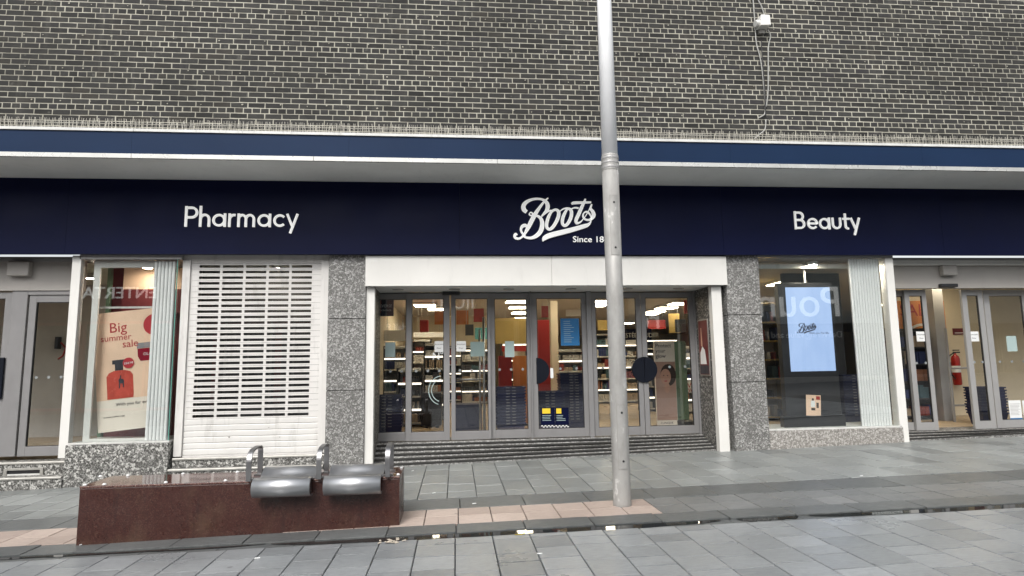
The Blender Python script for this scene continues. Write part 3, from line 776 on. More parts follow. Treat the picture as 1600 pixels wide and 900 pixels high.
# --- left side door bay
LX1 = P(103, 560, .95).x
lb = boxo('door_header', M['beige_panel'], shop, XL, LX1+.10, 1.0, 1.12, 2.56, ZS0+.03)
boxo('header_trim', M['frame_light'], lb, XL, LX1+.1, .985, .999, ZS0-.045, ZS0+.0)
c0, c1 = P(17, 415, .98), P(49.5, 432, .98)
MB().box(c0.x, c1.x, .90, .998, c1.z, ZS0-.05).build('alarm_box', M['beige_panel'], lb, .012)
lf = MB(); yb = 1.02
def pl_(u, v=580): return P(u, v, yb).x
for u0, u1 in ((5.5,33),(110,112)):
    pass
boxo('door_frame', M['frame_grey'], shop, pl_(9), pl_(33.5), yb, yb+.08, ZF-.0, 2.556, .004)
boxo('door_frame', M['frame_grey'], shop, pl_(33.5)+.002, LX1+.1, yb, yb+.08, 2.50, 2.557, .003)
d1 = leaf('side_door', pl_(35.5), LX1+.06, yb+.02, ZF-.005, 2.495, pl_(47), pl_(101), P(60,698,yb).z, P(60,472,yb).z)
d2 = leaf('side_door', pl_(9)-1.35, pl_(9)-.004, yb+.02, ZF-.005, 2.54, pl_(9)-1.22, pl_(9)-.10, P(60,698,yb).z, P(60,466,yb).z)
MB().box(pl_(0)-.25, pl_(0)+.05, yb-.015, yb+.016, 1.05, 1.62).build('push_plate', M['push_plate'], d2, .01)
st = steps('side_door_step', XL, WX0-.004, [(.66,.030),(.88,.200)])
c0, c1 = P(7.5, 732, .88), P(68, 745, .88)
lbx = MB(); x0, x1, z0, z1 = c0.x, c1.x, c1.z+.004, c0.z
for a, b, c, d in ((x0,x1,z0,z0+.012),(x0,x1,z1-.028,z1),(x0,x0+.04,z0+.012,z1-.028),(x1-.04,x1,z0+.012,z1-.028)): lbx.box(a, b, .858, .8795, c, d)
lbx = lbx.build('vent_frame', M['nosing'], st, .002)
boxo('vent_flap', M['trim_white'], st, x0+.04, x1-.04, .866, .876, z0+.012, z0+.045)
boxo('vent_slot', M['black_plastic'], st, x0+.04, x1-.04, .874, .8785, z0+.045, z1-.028)

# --- right display window
RX0, RX1 = XQ1+.002, P(1413, 684, .70).x
RZ = P(1300, 669.5, .70).z
rp = boxo('window_plinth', M['joint'], shop, RX0+.01, RX1-.005, .715, 1.5, -.2, RZ-.014)
rj = P(1310, 685, .70).x
for a, b in ((RX0, rj), (rj, RX1)): boxo('granite_panel', M['terrazzo_beige'], rp, a+.002, b-.002, .70, .76, -.15, RZ-.012, .004)
boxo('window_sill', M['trim_white'], rp, RX0, RX1-.01, .715, 1.4, RZ-.0115, RZ+.012, .003)
wn = boxo('display_window', M['frame_light'], shop, RX0, RX1+.1, .72, 1.6, ZS0-.02, ZS0+.025)
RG1 = P(1393, 545, .74).x
boxo('glass_pane', M['glass_clear'], wn, RX0+.002, RG1, .735, .745, RZ+.012, ZS0-.021)
boxo('window_post', M['white_paint'], wn, P(1394, 545, .735).x, P(1406.5, 545, .735).x, .715, .86, .13, ZS0-.022, .004)
boxo('glass_pane', M['glass_clear'], wn, P(1393, 545, .86).x+.02, P(1393, 545, .86).x+.03, .87, 1.35, RZ+.012, ZS0-.021)
fl_panel(P(1336.5, 545, .80).x, P(1383.5, 545, .80).x, .80, RZ+.014, ZS0-.03, 11, 'wide white fluted screen beside the lit advertising screen')
boxo('ceiling_rail', M['trim_white'], wn, RX0+.01, RG1-.02, .95, 1.02, 2.86, 2.93)

# --- right entrance
YE = 1.20
EX0 = P(1407, 545, .735).x
eh = boxo('door_header', M['beige_panel'], shop, EX0-.12, XR, 1.03, 1.14, 2.545, ZS0+.02)
boxo('header_beam', M['white_paint'], eh, EX0-.11, XR, .93, 1.029, ZS0-.10, ZS0-.0, .004)
boxo('header_trim', M['frame_light'], eh, EX0-.11, XR, .90, .928, ZS0-.03, ZS0+.01)
c0, c1 = P(1468, 414, 1.0), P(1492, 431, 1.0)
MB().box(c0.x, c1.x, .93, 1.028, c1.z, c0.z-.01).build('alarm_box', M['beige_panel'], eh, .015)
boxo('door_sensor', M['black_plastic'], shop, P(1466.5, 447, 1.02).x, P(1492, 447, 1.02).x, .95, 1.028, 2.555, 2.61, .008)
z0, z1 = ZF-.005, 2.54
def pe(u, y=YE): return P(u, 560, y).x
yE2 = YE+.06
gb, gt = P(1450, 660, YE).z, P(1450, 462, YE).z
rd = []
for a, b, c, d, y in ((1395,1421,1404,1419,yE2),(1422.5,1456.5,1430,1450,YE),(1513,1546,1521,1538.5,YE),(1547,1615,1556,1608,yE2),(1615.5,1690,1624,1682,yE2)):
    rd.append(leaf('sliding_door', pe(a, y), pe(b, y), y, z0, z1, pe(c, y), pe(d, y), gb, gt, 'frame_light', dots=(b-a) > 30))
ramp('entrance_ramp', EX0+.02, XR, .80, YE-.03, ZF-.012, 3)

# ================================================================ INTERIOR
IX0, IX1, IY1, IZ1 = -16, 34, 26, 2.98
def struct(name, m, *b): return tag(boxo(name, M[m], None, *b), kind='structure')
struct('shop_floor', 'wood_floor', IX0, IX1, 1.62, IY1, ZF-.08, ZF-.004)
struct('shop_ceiling', 'ceiling', IX0, IX1, 1.16, IY1, IZ1, IZ1+.08)
struct('back_wall', 'cream_wall', IX0, IX1, IY1, IY1+.1, ZF, IZ1)
struct('side_wall', 'cream_wall', IX0-.1, IX0, 1.7, IY1, ZF, IZ1)
struct('side_wall', 'cream_wall', IX1, IX1+.1, 1.7, IY1, ZF, IZ1)
struct('partition_wall', 'dark_wall', SX0-.06, XP1-.05, 1.62, 1.70, .1, IZ1)
struct('partition_wall', 'render_wall', XL, LX1+.25, 3.6, 3.7, .1, IZ1)
struct('partition_wall', 'green_panel', WX0-.03, WX0+.02, 1.46, 3.6, .1, IZ1)
struct('partition_wall', 'dark_red', WX0+.02, SX0-.06, 1.52, 1.58, .1, IZ1)
struct('partition_wall', 'cream_wall', XP1-.45, XP1-.35, 1.72, 12, ZF, IZ1)
struct('partition_wall', 'cream_wall', -6, 1.0, 11.5, 11.6, ZF, IZ1)
struct('partition_wall', 'cream_wall', 8.35, 12, 3.35, 3.45, ZF, IZ1)
struct('shop_floor', 'wood_floor', XL, LX1+.3, 1.2, 3.6, .12, ZF-.02)
def at_z(u, v, z):
    d = _f + _R*((u-800)/F) + _U*((450-v)/F); return CAM + d*((z-CAM.z)/d.z)
lp = [at_z(u, v, 2.93) for u, v in ((808,471),(811,480),(814,488.5),(816,497),(818,505),(820,513),(822,520),(664,477),(684,483),(935,471),(931,477),(1063,474),(1041,481),(1023,487),(1013,491),(978,505))]
lp += [Vector((x, 3.3, 2.93)) for x in (.2, 2.2, 4.6, 6.6)]+[Vector((9.2, 2.4, 2.93))]  # extra panels hidden from view, added to light the interior near the doors
for c in lp:
    e = tag(empty('ceiling_light', (c.x, c.y, 2.9)), 'lit square ceiling panel inside the shop', 'ceiling light', 'ceiling lights of the shop')
    a = .26 if c.y > 4 else .30
    MB().box(c.x-a-.03, c.x+a+.03, c.y-a-.03, c.y+a+.03, 2.925, 2.97).build('frame', M['trim_white'], e)
    MB().box(c.x-a, c.x+a, c.y-a, c.y+a, 2.91, 2.924).build('diffuser', M['light_panel'], e)
def rect(u0, v0, u1, v1, Y):
    um, vm = (u0+u1)/2, (v0+v1)/2
    return P(u0, vm, Y).x, P(u1, vm, Y).x, P(um, v1, Y).z, P(um, v0, Y).z
def shelf(label, u0, v0, u1, v1, Y, n, depth=.45, lit=True, back='dark_wall', floor=True, dens=1.0, body='dark_wall'):
    x0, x1, z0, z1 = rect(u0, v0, u1, v1, Y)
    if floor: z0 = ZF-.003
    back = random.choice(('paper', 'paper', back)); e = tag(empty('shelf_unit', ((x0+x1)/2, Y+depth/2, z0)), label, 'shelves')
    MB().box(x0, x1, Y+depth-.03, Y+depth, z0, z1).build('back_panel', M[back], e)
    for a, b in ((x0-.03, x0-.001), (x1+.001, x1+.03)): MB().box(a, b, Y, Y+depth, z0, z1).build('side_panel', M[body], e)
    h = (z1-z0-.12)/n; pm = MB()
    for i in range(n+1):
        zz = z0+.08+h*i
        MB().box(x0, x1, Y+.02, Y+depth-.032, zz-.025, zz).build('shelf', M['trim_white'] if lit else M[body], e)
        if lit: MB().box(x0, x1, Y+.004, Y+.018, zz-.03, zz+.006).build('price_strip', M['shelf_light' if i % 2 else 'trim_white'], e)
        if i < n:
            x = x0+.01
            while x < x1-.06:                    # runs of one product
                ww = random.uniform(.03, .075); hh = random.uniform(.35, .8)*h; tt = random.uniform(.01, 1)
                for _k in range(random.randint(2, 7)):
                    if x > x1-ww: break
                    if random.random() < dens*.93: pm.box(x, x+ww-.008, Y+.05+random.uniform(0,.03), Y+depth-.1, zz+.001, zz+hh, tt)
                    x += ww
    tag(pm.build('product', M['products'], e), kind='stuff')
    return e
shelf('tall shelves of navy packs inside the shop by the leftmost entrance pane', 600, 540, 640, 650, 6.0, 6)
shelf('wall shelves of pink packs under a white strip at the back of the shop', 645, 530, 672, 640, 8.5, 6)
shelf('dark shelf stand with lit shelf edges behind the second entrance pane', 664, 535, 692, 655, 5.0, 6)
shelf('shelves of pale boxes behind the red and tan display', 786, 536, 824, 620, 9.0, 5)
shelf('beauty counter shelves with glowing edges behind the lamp post', 930, 520, 1003, 640, 9.0, 6, .6)
shelf('white lit shelf stand beside the glow advert', 1006, 550, 1022, 640, 6.0, 5)
shelf('bookcase of greeting cards and books inside the right entrance', 1398, 512, 1462, 655, 2.7, 5, .35, False, 'dark_wall', True, 1.0)
shelf('wooden shelf unit behind the advertising screen window', 1190, 470, 1226, 655, 3.2, 6, .4, False, 'gold_panel', True, .6, 'gold_panel')
shelf('pale shelves along the cream wall behind the chrome rail', 722, 545, 764, 640, 10.0, 5)
shelf('low gondola of mixed cosmetics in the aisle behind the first two panes', 622, 575, 658, 650, 3.8, 4, .4)
shelf('long shelves of skincare along the cream wall at the back', 690, 540, 740, 640, 11.0, 6, .4)
shelf('gondola of hair products in the middle aisle', 800, 560, 850, 640, 7.0, 5, .4)
shelf('dark stand of small goods behind the hinged entrance door', 872, 545, 915, 640, 5.4, 6, .4)
shelf('tall shelves of perfume boxes at the far end of the shop', 1005, 530, 1060, 640, 11.0, 7, .4)
shelf('beauty stand with pale boxes by the right edge of the entrance', 1062, 540, 1100, 640, 5.2, 6, .4)
# shopping baskets
def basket_parts():
    a, b, c, d, h = .235, .16, .20, .13, .21
    o = MB(); n = 0
    # tapered open tub with a rim
    out_t = [(-a,-b,h),(a,-b,h),(a,b,h),(-a,b,h)]; out_b = [(-c,-d,0),(c,-d,0),(c,d,0),(-c,d,0)]
    in_t = [(-a+.012,-b+.012,h),(a-.012,-b+.012,h),(a-.012,b-.012,h),(-a+.012,b-.012,h)]; in_b = [(-c+.01,-d+.01,.012),(c-.01,-d+.01,.012),(c-.01,d-.01,.012),(-c+.01,d-.01,.012)]
    o.add(out_b+out_t+in_t+in_b, [(0,3,2,1)]+[(i,(i+1)%4,4+(i+1)%4,4+i) for i in range(4)]+[(4+i,4+(i+1)%4,8+(i+1)%4,8+i) for i in range(4)]+[(8+i,8+(i+1)%4,12+(i+1)%4,12+i) for i in range(4)]+[(12,13,14,15)])
    rim = MB()
    for x0, x1, y0, y1 in ((-a-.012,a+.012,-b-.012,-b),(-a-.012,a+.012,b,b+.012),(-a-.012,-a,-b,b),(a,a+.012,-b,b)): rim.box(x0, x1, y0, y1, h-.022, h+.003)
    hd_ = MB()
    for sx in (-.05, .05): hd_.box(sx-.03, sx+.03, -b-.018, -b-.0125, h-.016, h-.006)
    return o.mesh('tub', M['basket_navy']), rim.mesh('rim', M['basket_navy']), hd_.mesh('handle', M['tin'])
BK = basket_parts()
def stack(u, Y, n, label, grp, dx=0):
    x = P(u, 640, Y).x+dx
    for i in range(n):
        e = empty('shopping_basket', (x+random.uniform(-.006,.006), Y+random.uniform(-.006,.006), ZF-.003+.048*i)); tag(e, 'topmost '+label if i == n-1 else ('bottom '+label if i == 0 else label.replace('stacked', 'stacked mid pile').replace('in the tall stack', 'mid pile in the tall stack')), 'basket', grp)
        for nm, me in zip(('tub','rim','handle'), BK):
            o = bpy.data.objects.new(nm, me); COL.objects.link(o); o.parent = e
stack(606, 2.05, 11, 'navy shopping basket stacked behind the leftmost entrance pane', 'basket stack by the left end of the entrance')
stack(797, 2.05, 13, 'navy shopping basket stacked behind the fourth entrance pane below a notice', 'basket stack in the middle of the entrance')
stack(858, 2.3, 11, 'navy shopping basket stacked behind the two yellow headed leaflets', 'basket stack behind the leaflets')
stack(895, 2.6, 17, 'navy shopping basket in the tall stack below the blue poster', 'tall basket stack below the blue poster')
stack(1542, 1.75, 10, 'navy shopping basket stacked behind the right sliding door', 'basket stack at the right entrance')
stack(1332, 2.1, 15, 'navy shopping basket stacked behind the fluted screen', 'basket stack behind the right display window')
# hanging and standing boards
def board(name, label, cat, u0, v0, u1, v1, Y, m, th=.02, cord=None):
    x0, x1, z0, z1 = rect(u0, v0, u1, v1, Y)
    e = tag(empty(name, ((x0+x1)/2, Y, z0)), label, cat)
    boxo('board', M[m], e, x0, x1, Y, Y+th, z0, z1)
    if cord:
        for f_ in (.15, .85):
            xx = x0+(x1-x0)*f_; MB().tube([(xx, Y+th/2, z1-.001), (xx, Y+th/2, 2.98)], .004, 5).build('hanging_wire', M['cable'], e)
    return e, x0, x1, z0, z1
def ln(e, x, z, s_, size, m, Y, al='LEFT', th=.003, sx=1): return text('lettering', s_, size, M[m], e, (x, Y-.0035, z), thick=th, align=al, sx=sx)
e, x0, x1, z0, z1 = board('hanging_poster', 'navy and red poster reading REVERSE high in the leftmost entrance pane', 'poster', 586.5, 466.5, 615, 494, 1.62, 'navy', cord=1)
boxo('red_block', M['red_sign'], e, x0, x0+.09, 1.612, 1.619, z0+.05, z1); ln(e, x0+.03, z1-.14, 'REVERSE', .062, 'paper', 1.61); ln(e, x0+.03, z1-.20, 'SKIN DAMAGE', .034, 'paper', 1.61)
board('hanging_sign', 'orange sale sign hanging above the dark shelf stand', 'sign', 679, 486, 697, 507, 6.5, 'orange_sign', cord=1)
board('hanging_sign', 'red cube shaped sale sign hanging over the pink packs', 'sign', 656, 500, 669, 518, 7.0, 'red_sign', .4, cord=1)
board('hanging_sign', 'orange sale sign hanging left of the black monitor', 'sign', 713, 485, 732, 507, 6.5, 'orange_sign', cord=1)
board('hanging_sign', 'plain red sign hanging right of the black monitor', 'sign', 740, 482, 756, 503, 6.5, 'red_sign', cord=1)
for u0, v0, u1, v1, Y, m, lab in ((600, 516, 634, 533, 6.1, 'paper', 'white shelf header hanging over the navy packs'), (646, 519, 694, 527, 8.2, 'paper', 'long white header strip over the back shelves'), (742, 512, 764, 530, 7.6, 'teal', 'teal category sign hanging over the back aisle'), (846, 478, 858, 496, 5.6, 'red_sign', 'small red round edged offer sign above the red column'), (884, 478, 912, 494, 9.5, 'paper', 'pale aisle sign hanging behind the blue poster'), (934, 500, 962, 516, 8.6, 'gold_panel', 'gold brand sign hanging over the beauty counter'), (1012, 500, 1040, 514, 9.5, 'red_sign', 'red brand sign hanging deep in the shop by the right doors'), (784, 540, 822, 549, 8.4, 'red_sign', 'red price strip above the pale boxes')):
    board('hanging_sign', lab, 'sign', u0, v0, u1, v1, Y, m, cord=1)
board('monitor', 'black monitor hanging inside the third entrance pane', 'monitor', 727, 507, 740, 524, 5.0, 'black_plastic', .06, cord=1)
board('monitor', 'black monitor hanging in front of gold panels by the right door', 'monitor', 1056, 499, 1072, 519, 6.0, 'black_plastic', .06, cord=1)
board('display_board', 'plain gold wall board behind the fourth entrance pane', 'board', 773, 497, 822, 537, 8.0, 'gold_panel', cord=1)
board('display_board', 'gold board hanging on the wall under the right ceiling lights', 'board', 1045, 490, 1062, 520, 7.5, 'gold_panel', cord=1)
board('display_board', 'narrow red board hanging by the right edge of the entrance', 'board', 1069, 468, 1079, 490, 7.0, 'red_sign', cord=1)
def standing(label, u0, v0, u1, Y, m, th=.05, name='display_stand', cat='display'):
    x0, x1, z0, z1 = rect(u0, v0, u1, 650, Y)
    e = tag(empty(name, ((x0+x1)/2, Y, ZF)), label, cat); boxo('panel', M[m], e, x0, x1, Y, Y+th, ZF+.03, z1)
    for xx in (x0+.08, x1-.08): boxo('foot', M['black_plastic'], e, xx-.03, xx+.03, Y-.10, Y+.15, ZF-.003, ZF+.029)
    return e, x0, x1, z1
standing('tall red display column behind the half round push plate', 842, 500, 860, 3.6, 'red_sign', .4)
standing('tall cream display column beside the red column', 862, 470, 873, 4.2, 'cream_wall', .3)
standing('red display panel behind the fourth entrance pane', 780, 556, 800, 3.4, 'red_sign', .2)
standing('tan cardboard display panel next to the red panel', 803, 556, 826, 3.6, 'orange_sign', .2)
standing('low navy counter front behind the third entrance pane', 712, 632, 753, 2.6, 'basket_navy', .5)
standing('green panel standing right of the glow advert', 1054, 533, 1074, 2.7, 'green_panel')
standing('black counter base behind the second entrance pane', 661, 614, 690, 3.6, 'black_plastic', .5)
# glow advert with a portrait
e, x0, x1, z1 = standing('beige advert panel reading Protect your glow with a portrait', 1024, 533, 1056, 2.3, 'poster_pale', .04, 'advert_panel', 'advert')
w_ = x1-x0
ln(e, x0+.02, z1-.11, 'Protect', .095, 'text_dark', 2.3); ln(e, x0+.02, z1-.20, 'your', .095, 'text_dark', 2.3); ln(e, x0+.02, z1-.29, 'glow', .095, 'text_dark', 2.3)
def disc(name, cx, cz, rx, rz, y, m, parent, n=20, th=.002):
    return MB().prism_y([(cx+rx*math.cos(2*math.pi*i/n), cz+rz*math.sin(2*math.pi*i/n)) for i in range(n)], y-th, y).build(name, M[m], parent)
cx, cz = x0+w_*.55, z1-.62
boxo('pink_ground', M['pink_poster'], e, x0+.005, x1-.005, 2.296, 2.2995, ZF+.15, z1-.36)
disc('hair', cx+.03, cz+.03, .14, .19, 2.2955, 'hair', e); disc('face', cx-.02, cz, .095, .135, 2.2930, 'skin', e)
for sx in (-.055, .015): disc('eye', cx+sx, cz+.02, .014, .007, 2.2905, 'text_dark', e, 10)
disc('mouth', cx-.02, cz-.075, .03, .010, 2.2905, 'text_red', e, 12); disc('neck', cx-.0, cz-.19, .05, .09, 2.2940, 'skin', e)
ln(e, x0+.06, ZF+.09, 'CLINIQUE', .05, 'text_dark', 2.3)
# beauty header
e, x0, x1, z0, z1 = board('counter_header', 'navy header board reading ESTEE LAUDER over the beauty counter', 'sign', 970, 514, 1018, 531, 6.2, 'navy', cord=1)
ln(e, x0+.05, z0+.06, 'ESTÉE LAUDER', .15, 'paper', 6.2, sx=.9)
e, x0, x1, z0, z1 = board('offer_sign', 'white offer sign with red letters low inside the right door', 'sign', 1060, 596, 1081, 614, 4.0, 'paper')
ln(e, x0+.03, z0+.10, 'SAVE', .14, 'text_red', 4.0); ln(e, x0+.03, z0+.0, 'NOW', .13, 'text_red', 4.0)
boxo('stand', M['tin'], e, (x0+x1)/2-.02, (x0+x1)/2+.02, 4.03, 4.05, ZF-.003, z1-.02)
xb = P(1073, 655, 1.9).x
tag(MB().lathe([(.11,0),(.13,.02),(.14,.17),(.12,.18)], (xb, 1.95, ZF-.003), 16).build('waste_bin', M['black_plastic']), 'small dark bin on the floor behind the right door', 'bin')
# chrome barrier behind third pane
e = tag(empty('chrome_barrier', (P(758, 560, 1.9).x, 1.9, ZF)), 'chrome tube barrier standing behind the third entrance pane', 'barrier')
xx = P(756, 560, 1.9).x
MB().tube([(xx, 1.9, ZF-.003), (xx, 1.9, 2.2)], .022, 10).build('post', M['steel'], e, smooth=True)
MB().tube([(xx-.06, 2.1, ZF-.003), (xx-.06, 2.1, 2.0)], .018, 10).build('post', M['steel'], e, smooth=True)
MB().tube([(xx-.55, 1.98, 1.18), (xx, 1.92, 1.18)], .016, 8).build('rail', M['steel'], e, smooth=True)
# right entrance lobby
e, x0, x1, z0, z1 = board('hanging_poster', 'orange poster with red letters over the bookcase', 'poster', 1400, 470, 1478, 540, 3.1, 'orange_sign', .02, cord=1)
ln(e, x0+.1, z1-.30, 'SALE', .34, 'red_sign', 3.1)
c = ((x0+x1)/2, z0+.05); ribbon_ = MB(); ribbon(ribbon_, [(c[0]+.36*math.cos(a), c[1]+.36*math.sin(a), .05) for a in [math.pi*k/14 for k in range(15)]], 3.09, 3.098); ribbon_.build('white_arc', M['paper'], e)
x0, x1, _, _ = rect(1467, 465, 1483, 660, 2.5); tag(boxo('lobby_column', M['frame_light'], None, x0, x1, 2.5, 2.75, ZF-.003, IZ1), kind='structure')
cx = P(1497, 560, 3.15).x; zb = P(1497, 602, 3.15).z; zt = P(1497, 530, 3.15).z
e = tag(empty('fire_extinguisher', (cx, 3.2, zb)), 'red fire extinguisher with black hose on the cream lobby wall', 'extinguisher')
MB().lathe([(.06,0),(.075,.02),(.075,.52),(.06,.57),(.025,.60),(.025,.63)], (cx, 3.22, zb), 18).build('cylinder', M['red_plastic'], e, smooth=True)
MB().box(cx-.03, cx+.10, 3.20, 3.235, zb+.632, zb+.66).box(cx-.03, cx+.09, 3.20, 3.235, zb+.68, zb+.70).build('lever', M['black_plastic'], e)
MB().tube([(cx-.02,3.21,zb+.64),(cx-.14,3.2,zb+.58),(cx-.19,3.19,zb+.42),(cx-.15,3.18,zb+.22),(cx-.08,3.17,zb+.12)], .014, 8).build('hose', M['black_plastic'], e, smooth=True)
MB().lathe([(.0765,.25),(.0765,.38)], (cx, 3.22, zb), 18).build('label_band', M['paper'], e)
MB().box(cx-.05, cx+.05, 3.295, 3.349, zb+.35, zb+.45).build('wall_bracket', M['tin'], e)
e = tag(empty('notice_plate', (P(1497, 515, 3.34).x, 3.34, 1.9)), 'red safety notice on the lobby wall above the extinguisher', 'notice')
x0, x1, z0, z1 = rect(1489, 513, 1506, 523, 3.34); boxo('plate', M['dark_red'], e, x0, x1, 3.335, 3.349, z0, z1); boxo('stripe', M['paper'], e, x0+.03, x1-.03, 3.332, 3.3345, z0+.03, z0+.045)
e = tag(empty('lobby_gate', (P(1500, 600, 2.3).x, 2.3, ZF)), 'pale metal rail gate standing in the open right doorway', 'gate')
x0, x1 = P(1486, 600, 2.3).x, P(1518, 600, 2.3).x
for xx in (x0, x1): MB().tube([(xx, 2.3, ZF-.003), (xx, 2.3, 1.95 if xx == x0 else 1.3)], .022, 8).build('post', M['frame_light'], e)
for z in (.55, 1.22): MB().tube([(x0, 2.3, z), (x1, 2.3, z)], .018, 8).build('rail', M['frame_light'], e)
# ---- left corridor
e = tag(empty('wall_phone', (-5.4, 3.5, 1.5)), 'dark wall phone with a hanging cord behind the left side door', 'phone')
x0, x1, z0, z1 = rect(85, 535, 90, 545, 3.5); boxo('handset', M['black_plastic'], e, x0, x1, 3.5, 3.599, z0, z1+.1)
MB().tube([((x0+x1)/2+.05,3.55,z1),((x0+x1)/2+.14,3.55,z1-.10),((x0+x1)/2+.10,3.55,z1-.24),((x0+x1)/2+.02,3.55,z1-.30)], .014, 7).build('cord', M['red_plastic'], e, smooth=True)

# ---- notices stuck on the glass
def notice(label, u0, v0, u1, v1, Y, m, lines=(), name='paper_notice', cat='notice', sz=.032):
    x0, x1, z0, z1 = rect(u0, v0, u1, v1, Y)
    e = tag(empty(name, ((x0+x1)/2, Y, z0)), label, cat)
    boxo('sheet', M[m], e, x0, x1, Y-.003, Y, z0, z1)
    for i, t_ in enumerate(lines): text('lettering', t_, sz, M['text_dark'], e, ((x0+x1)/2, Y-.0042, z1-.06-i*.06), thick=.001, align='CENTER')
    return e, x0, x1, z0, z1
yg = YD+.0165
notice('blank pale notice on the leftmost entrance pane', 602, 535, 617.5, 558, YD+.078, 'paper_teal')
notice('white automatic door notice on the second entrance pane', 679, 533, 693, 550, YD+.018, 'paper', ('Automatic', 'Door'))
notice('white automatic door notice on the third entrance pane', 713, 533, 728, 549, YD+.018, 'paper', ('Automatic', 'Door'))
notice('large pale notice on the third entrance pane beside the chrome tube', 735, 534, 757, 557, YD+.04, 'paper_teal')
notice('blank pale notice above the basket stack on the fourth pane', 789, 533, 803.5, 558, YD+.078, 'paper_teal')
e, x0, x1, z0, z1 = notice('blue printed poster on the hinged entrance door', 876, 497.5, 905, 540, YD+.046, 'blue_poster', (), 'door_poster', 'poster')
for i in range(11):
    zz = z1-.05-.033*i
    boxo('print_line', M['paper_teal'], e, x0+.05, x0+.05+random.uniform(.08,.18), YD+.0418, YD+.0427, zz, zz+.006)
notice('small white strip label beside the half round push plate', 860, 575, 864.5, 591, YD+.046, 'paper', (), 'strip_label', 'label')
for k, (u, nm) in enumerate(((856, 'Cough'), (878, 'Cold'))):
    e, x0, x1, z0, z1 = notice('navy leaflet headed Cough with yellow title and checked border on the hinged door' if k == 0 else 'navy leaflet headed Cold with yellow title and checked border on the hinged door', u-10.6, 637, u+10.6, 668, YD+.046, 'navy', (), 'leaflet', 'leaflet')
    yy = YD+.0428
    boxo('title_block', M['yellow'], e, x0+.02, x0+.15-.05*k, yy-.001, yy, z1-.09, z1-.01)
    for i in range(4): boxo('print_line', M['paper_teal'], e, x0+.02, x0+random.uniform(.10,.17), yy-.001, yy, z1-.125-.025*i, z1-.118-.025*i)
    for i in range(8):
        for j in range(2): boxo('check', M['paper' if (i+j) % 2 else 'text_dark'], e, x0+(x1-x0)*i/8, x0+(x1-x0)*(i+1)/8-.001, yy-.001, yy, z0+.018*j+.002, z0+.018*(j+1))
mb = MB(); c = P(688, 610, YD)                 # white brand decal on the second pane
dec = tag(empty('window_decal', (c.x, YD+.02, c.z)), 'white outlined numeral decal on the second entrance pane', 'decal')
for r_ in (.20, .155):
    mb = MB(); ribbon(mb, [(c.x+.02+r_*math.cos(a), c.z+r_*1.1*math.sin(a), .012) for a in [math.pi*(.52+.9*k/16) for k in range(17)]], YD+.018, YD+.02); mb.build('ring', M['paper_teal'], dec)
text('lettering', 'N', .16, M['paper'], dec, (P(675, 562, YD).x, YD+.0195, P(675, 562, YD).z), thick=.001); text('lettering', 'o', .11, M['paper'], dec, (P(687, 553, YD).x, YD+.0195, P(687, 553, YD).z), thick=.001)
ye = YE+.0185
notice('white automatic door notice on the left sliding door of the right entrance', 1432, 518, 1446.5, 533.5, ye, 'paper', ('Automatic', 'Door'))
notice('white automatic door notice on the right sliding door by the opening', 1514.5, 518, 1529, 533.5, ye, 'paper', ('Automatic', 'Door'))
notice('pale green notice on the far right door pane', 1573, 525, 1588.5, 549, yE2+.0165, 'paper_teal')
for u in (1586.5, 1608):
    e, x0, x1, z0, z1 = notice('white printed leaflet with blue foot low on the right door' if u < 1600 else 'white printed leaflet with blue foot beyond the first one', u-9.5, 625.5, u+9.5, 657, yE2+.0165, 'paper', (), 'leaflet', 'leaflet')
    boxo('blue_foot', M['blue_poster'], e, x0, x1, yE2+.0120, yE2+.0130, z0, z0+.04)
    for i in range(9): boxo('print_line', M['tin'], e, x0+.02, x1-random.uniform(.02,.06), yE2+.0120, yE2+.0130, z1-.06-.022*i, z1-.055-.022*i)

# ---- framed poster on the right reveal
xr = PR0+.02
e = tag(empty('framed_poster', (xr, 1.15, 1.2)), 'dark framed poster with a white bottle on the right porch wall', 'poster')
yA, yB = 1.34, .96
z0, z1 = P(1105, 587, 1.15).z, P(1100, 499, 1.15).z
MB().box(xr-.018, xr-.002, yB, yA, z0, z1).build('frame', M['tin'], e, .003)
MB().box(xr-.020, xr-.0185, yB+.02, yA-.02, z0+.02, z1-.02).build('print', M['dark_red'], e)
MB().box(xr-.0215, xr-.0203, yB+.03, yA-.03, z0+.03, z0+.16).build('caption_block', M['text_dark'], e)
MB().add([(xr-.0220,yB+.09,z0+.18),(xr-.0220,yA-.05,z0+.18),(xr-.0220,yA-.06,z0+.36),(xr-.0220,yA-.15,z0+.46),(xr-.0220,yB+.14,z0+.40)], [(0,1,2,3,4)]).build('white_bottle', M['paper'], e)
MB().add([(xr-.0214,yA-.10,z0+.46),(xr-.0214,yA-.16,z0+.46),(xr-.0214,yA-.14,z0+.75),(xr-.0214,yA-.11,z0+.75)], [(0,1,2,3)]).build('pink_stem', M['skin'], e)

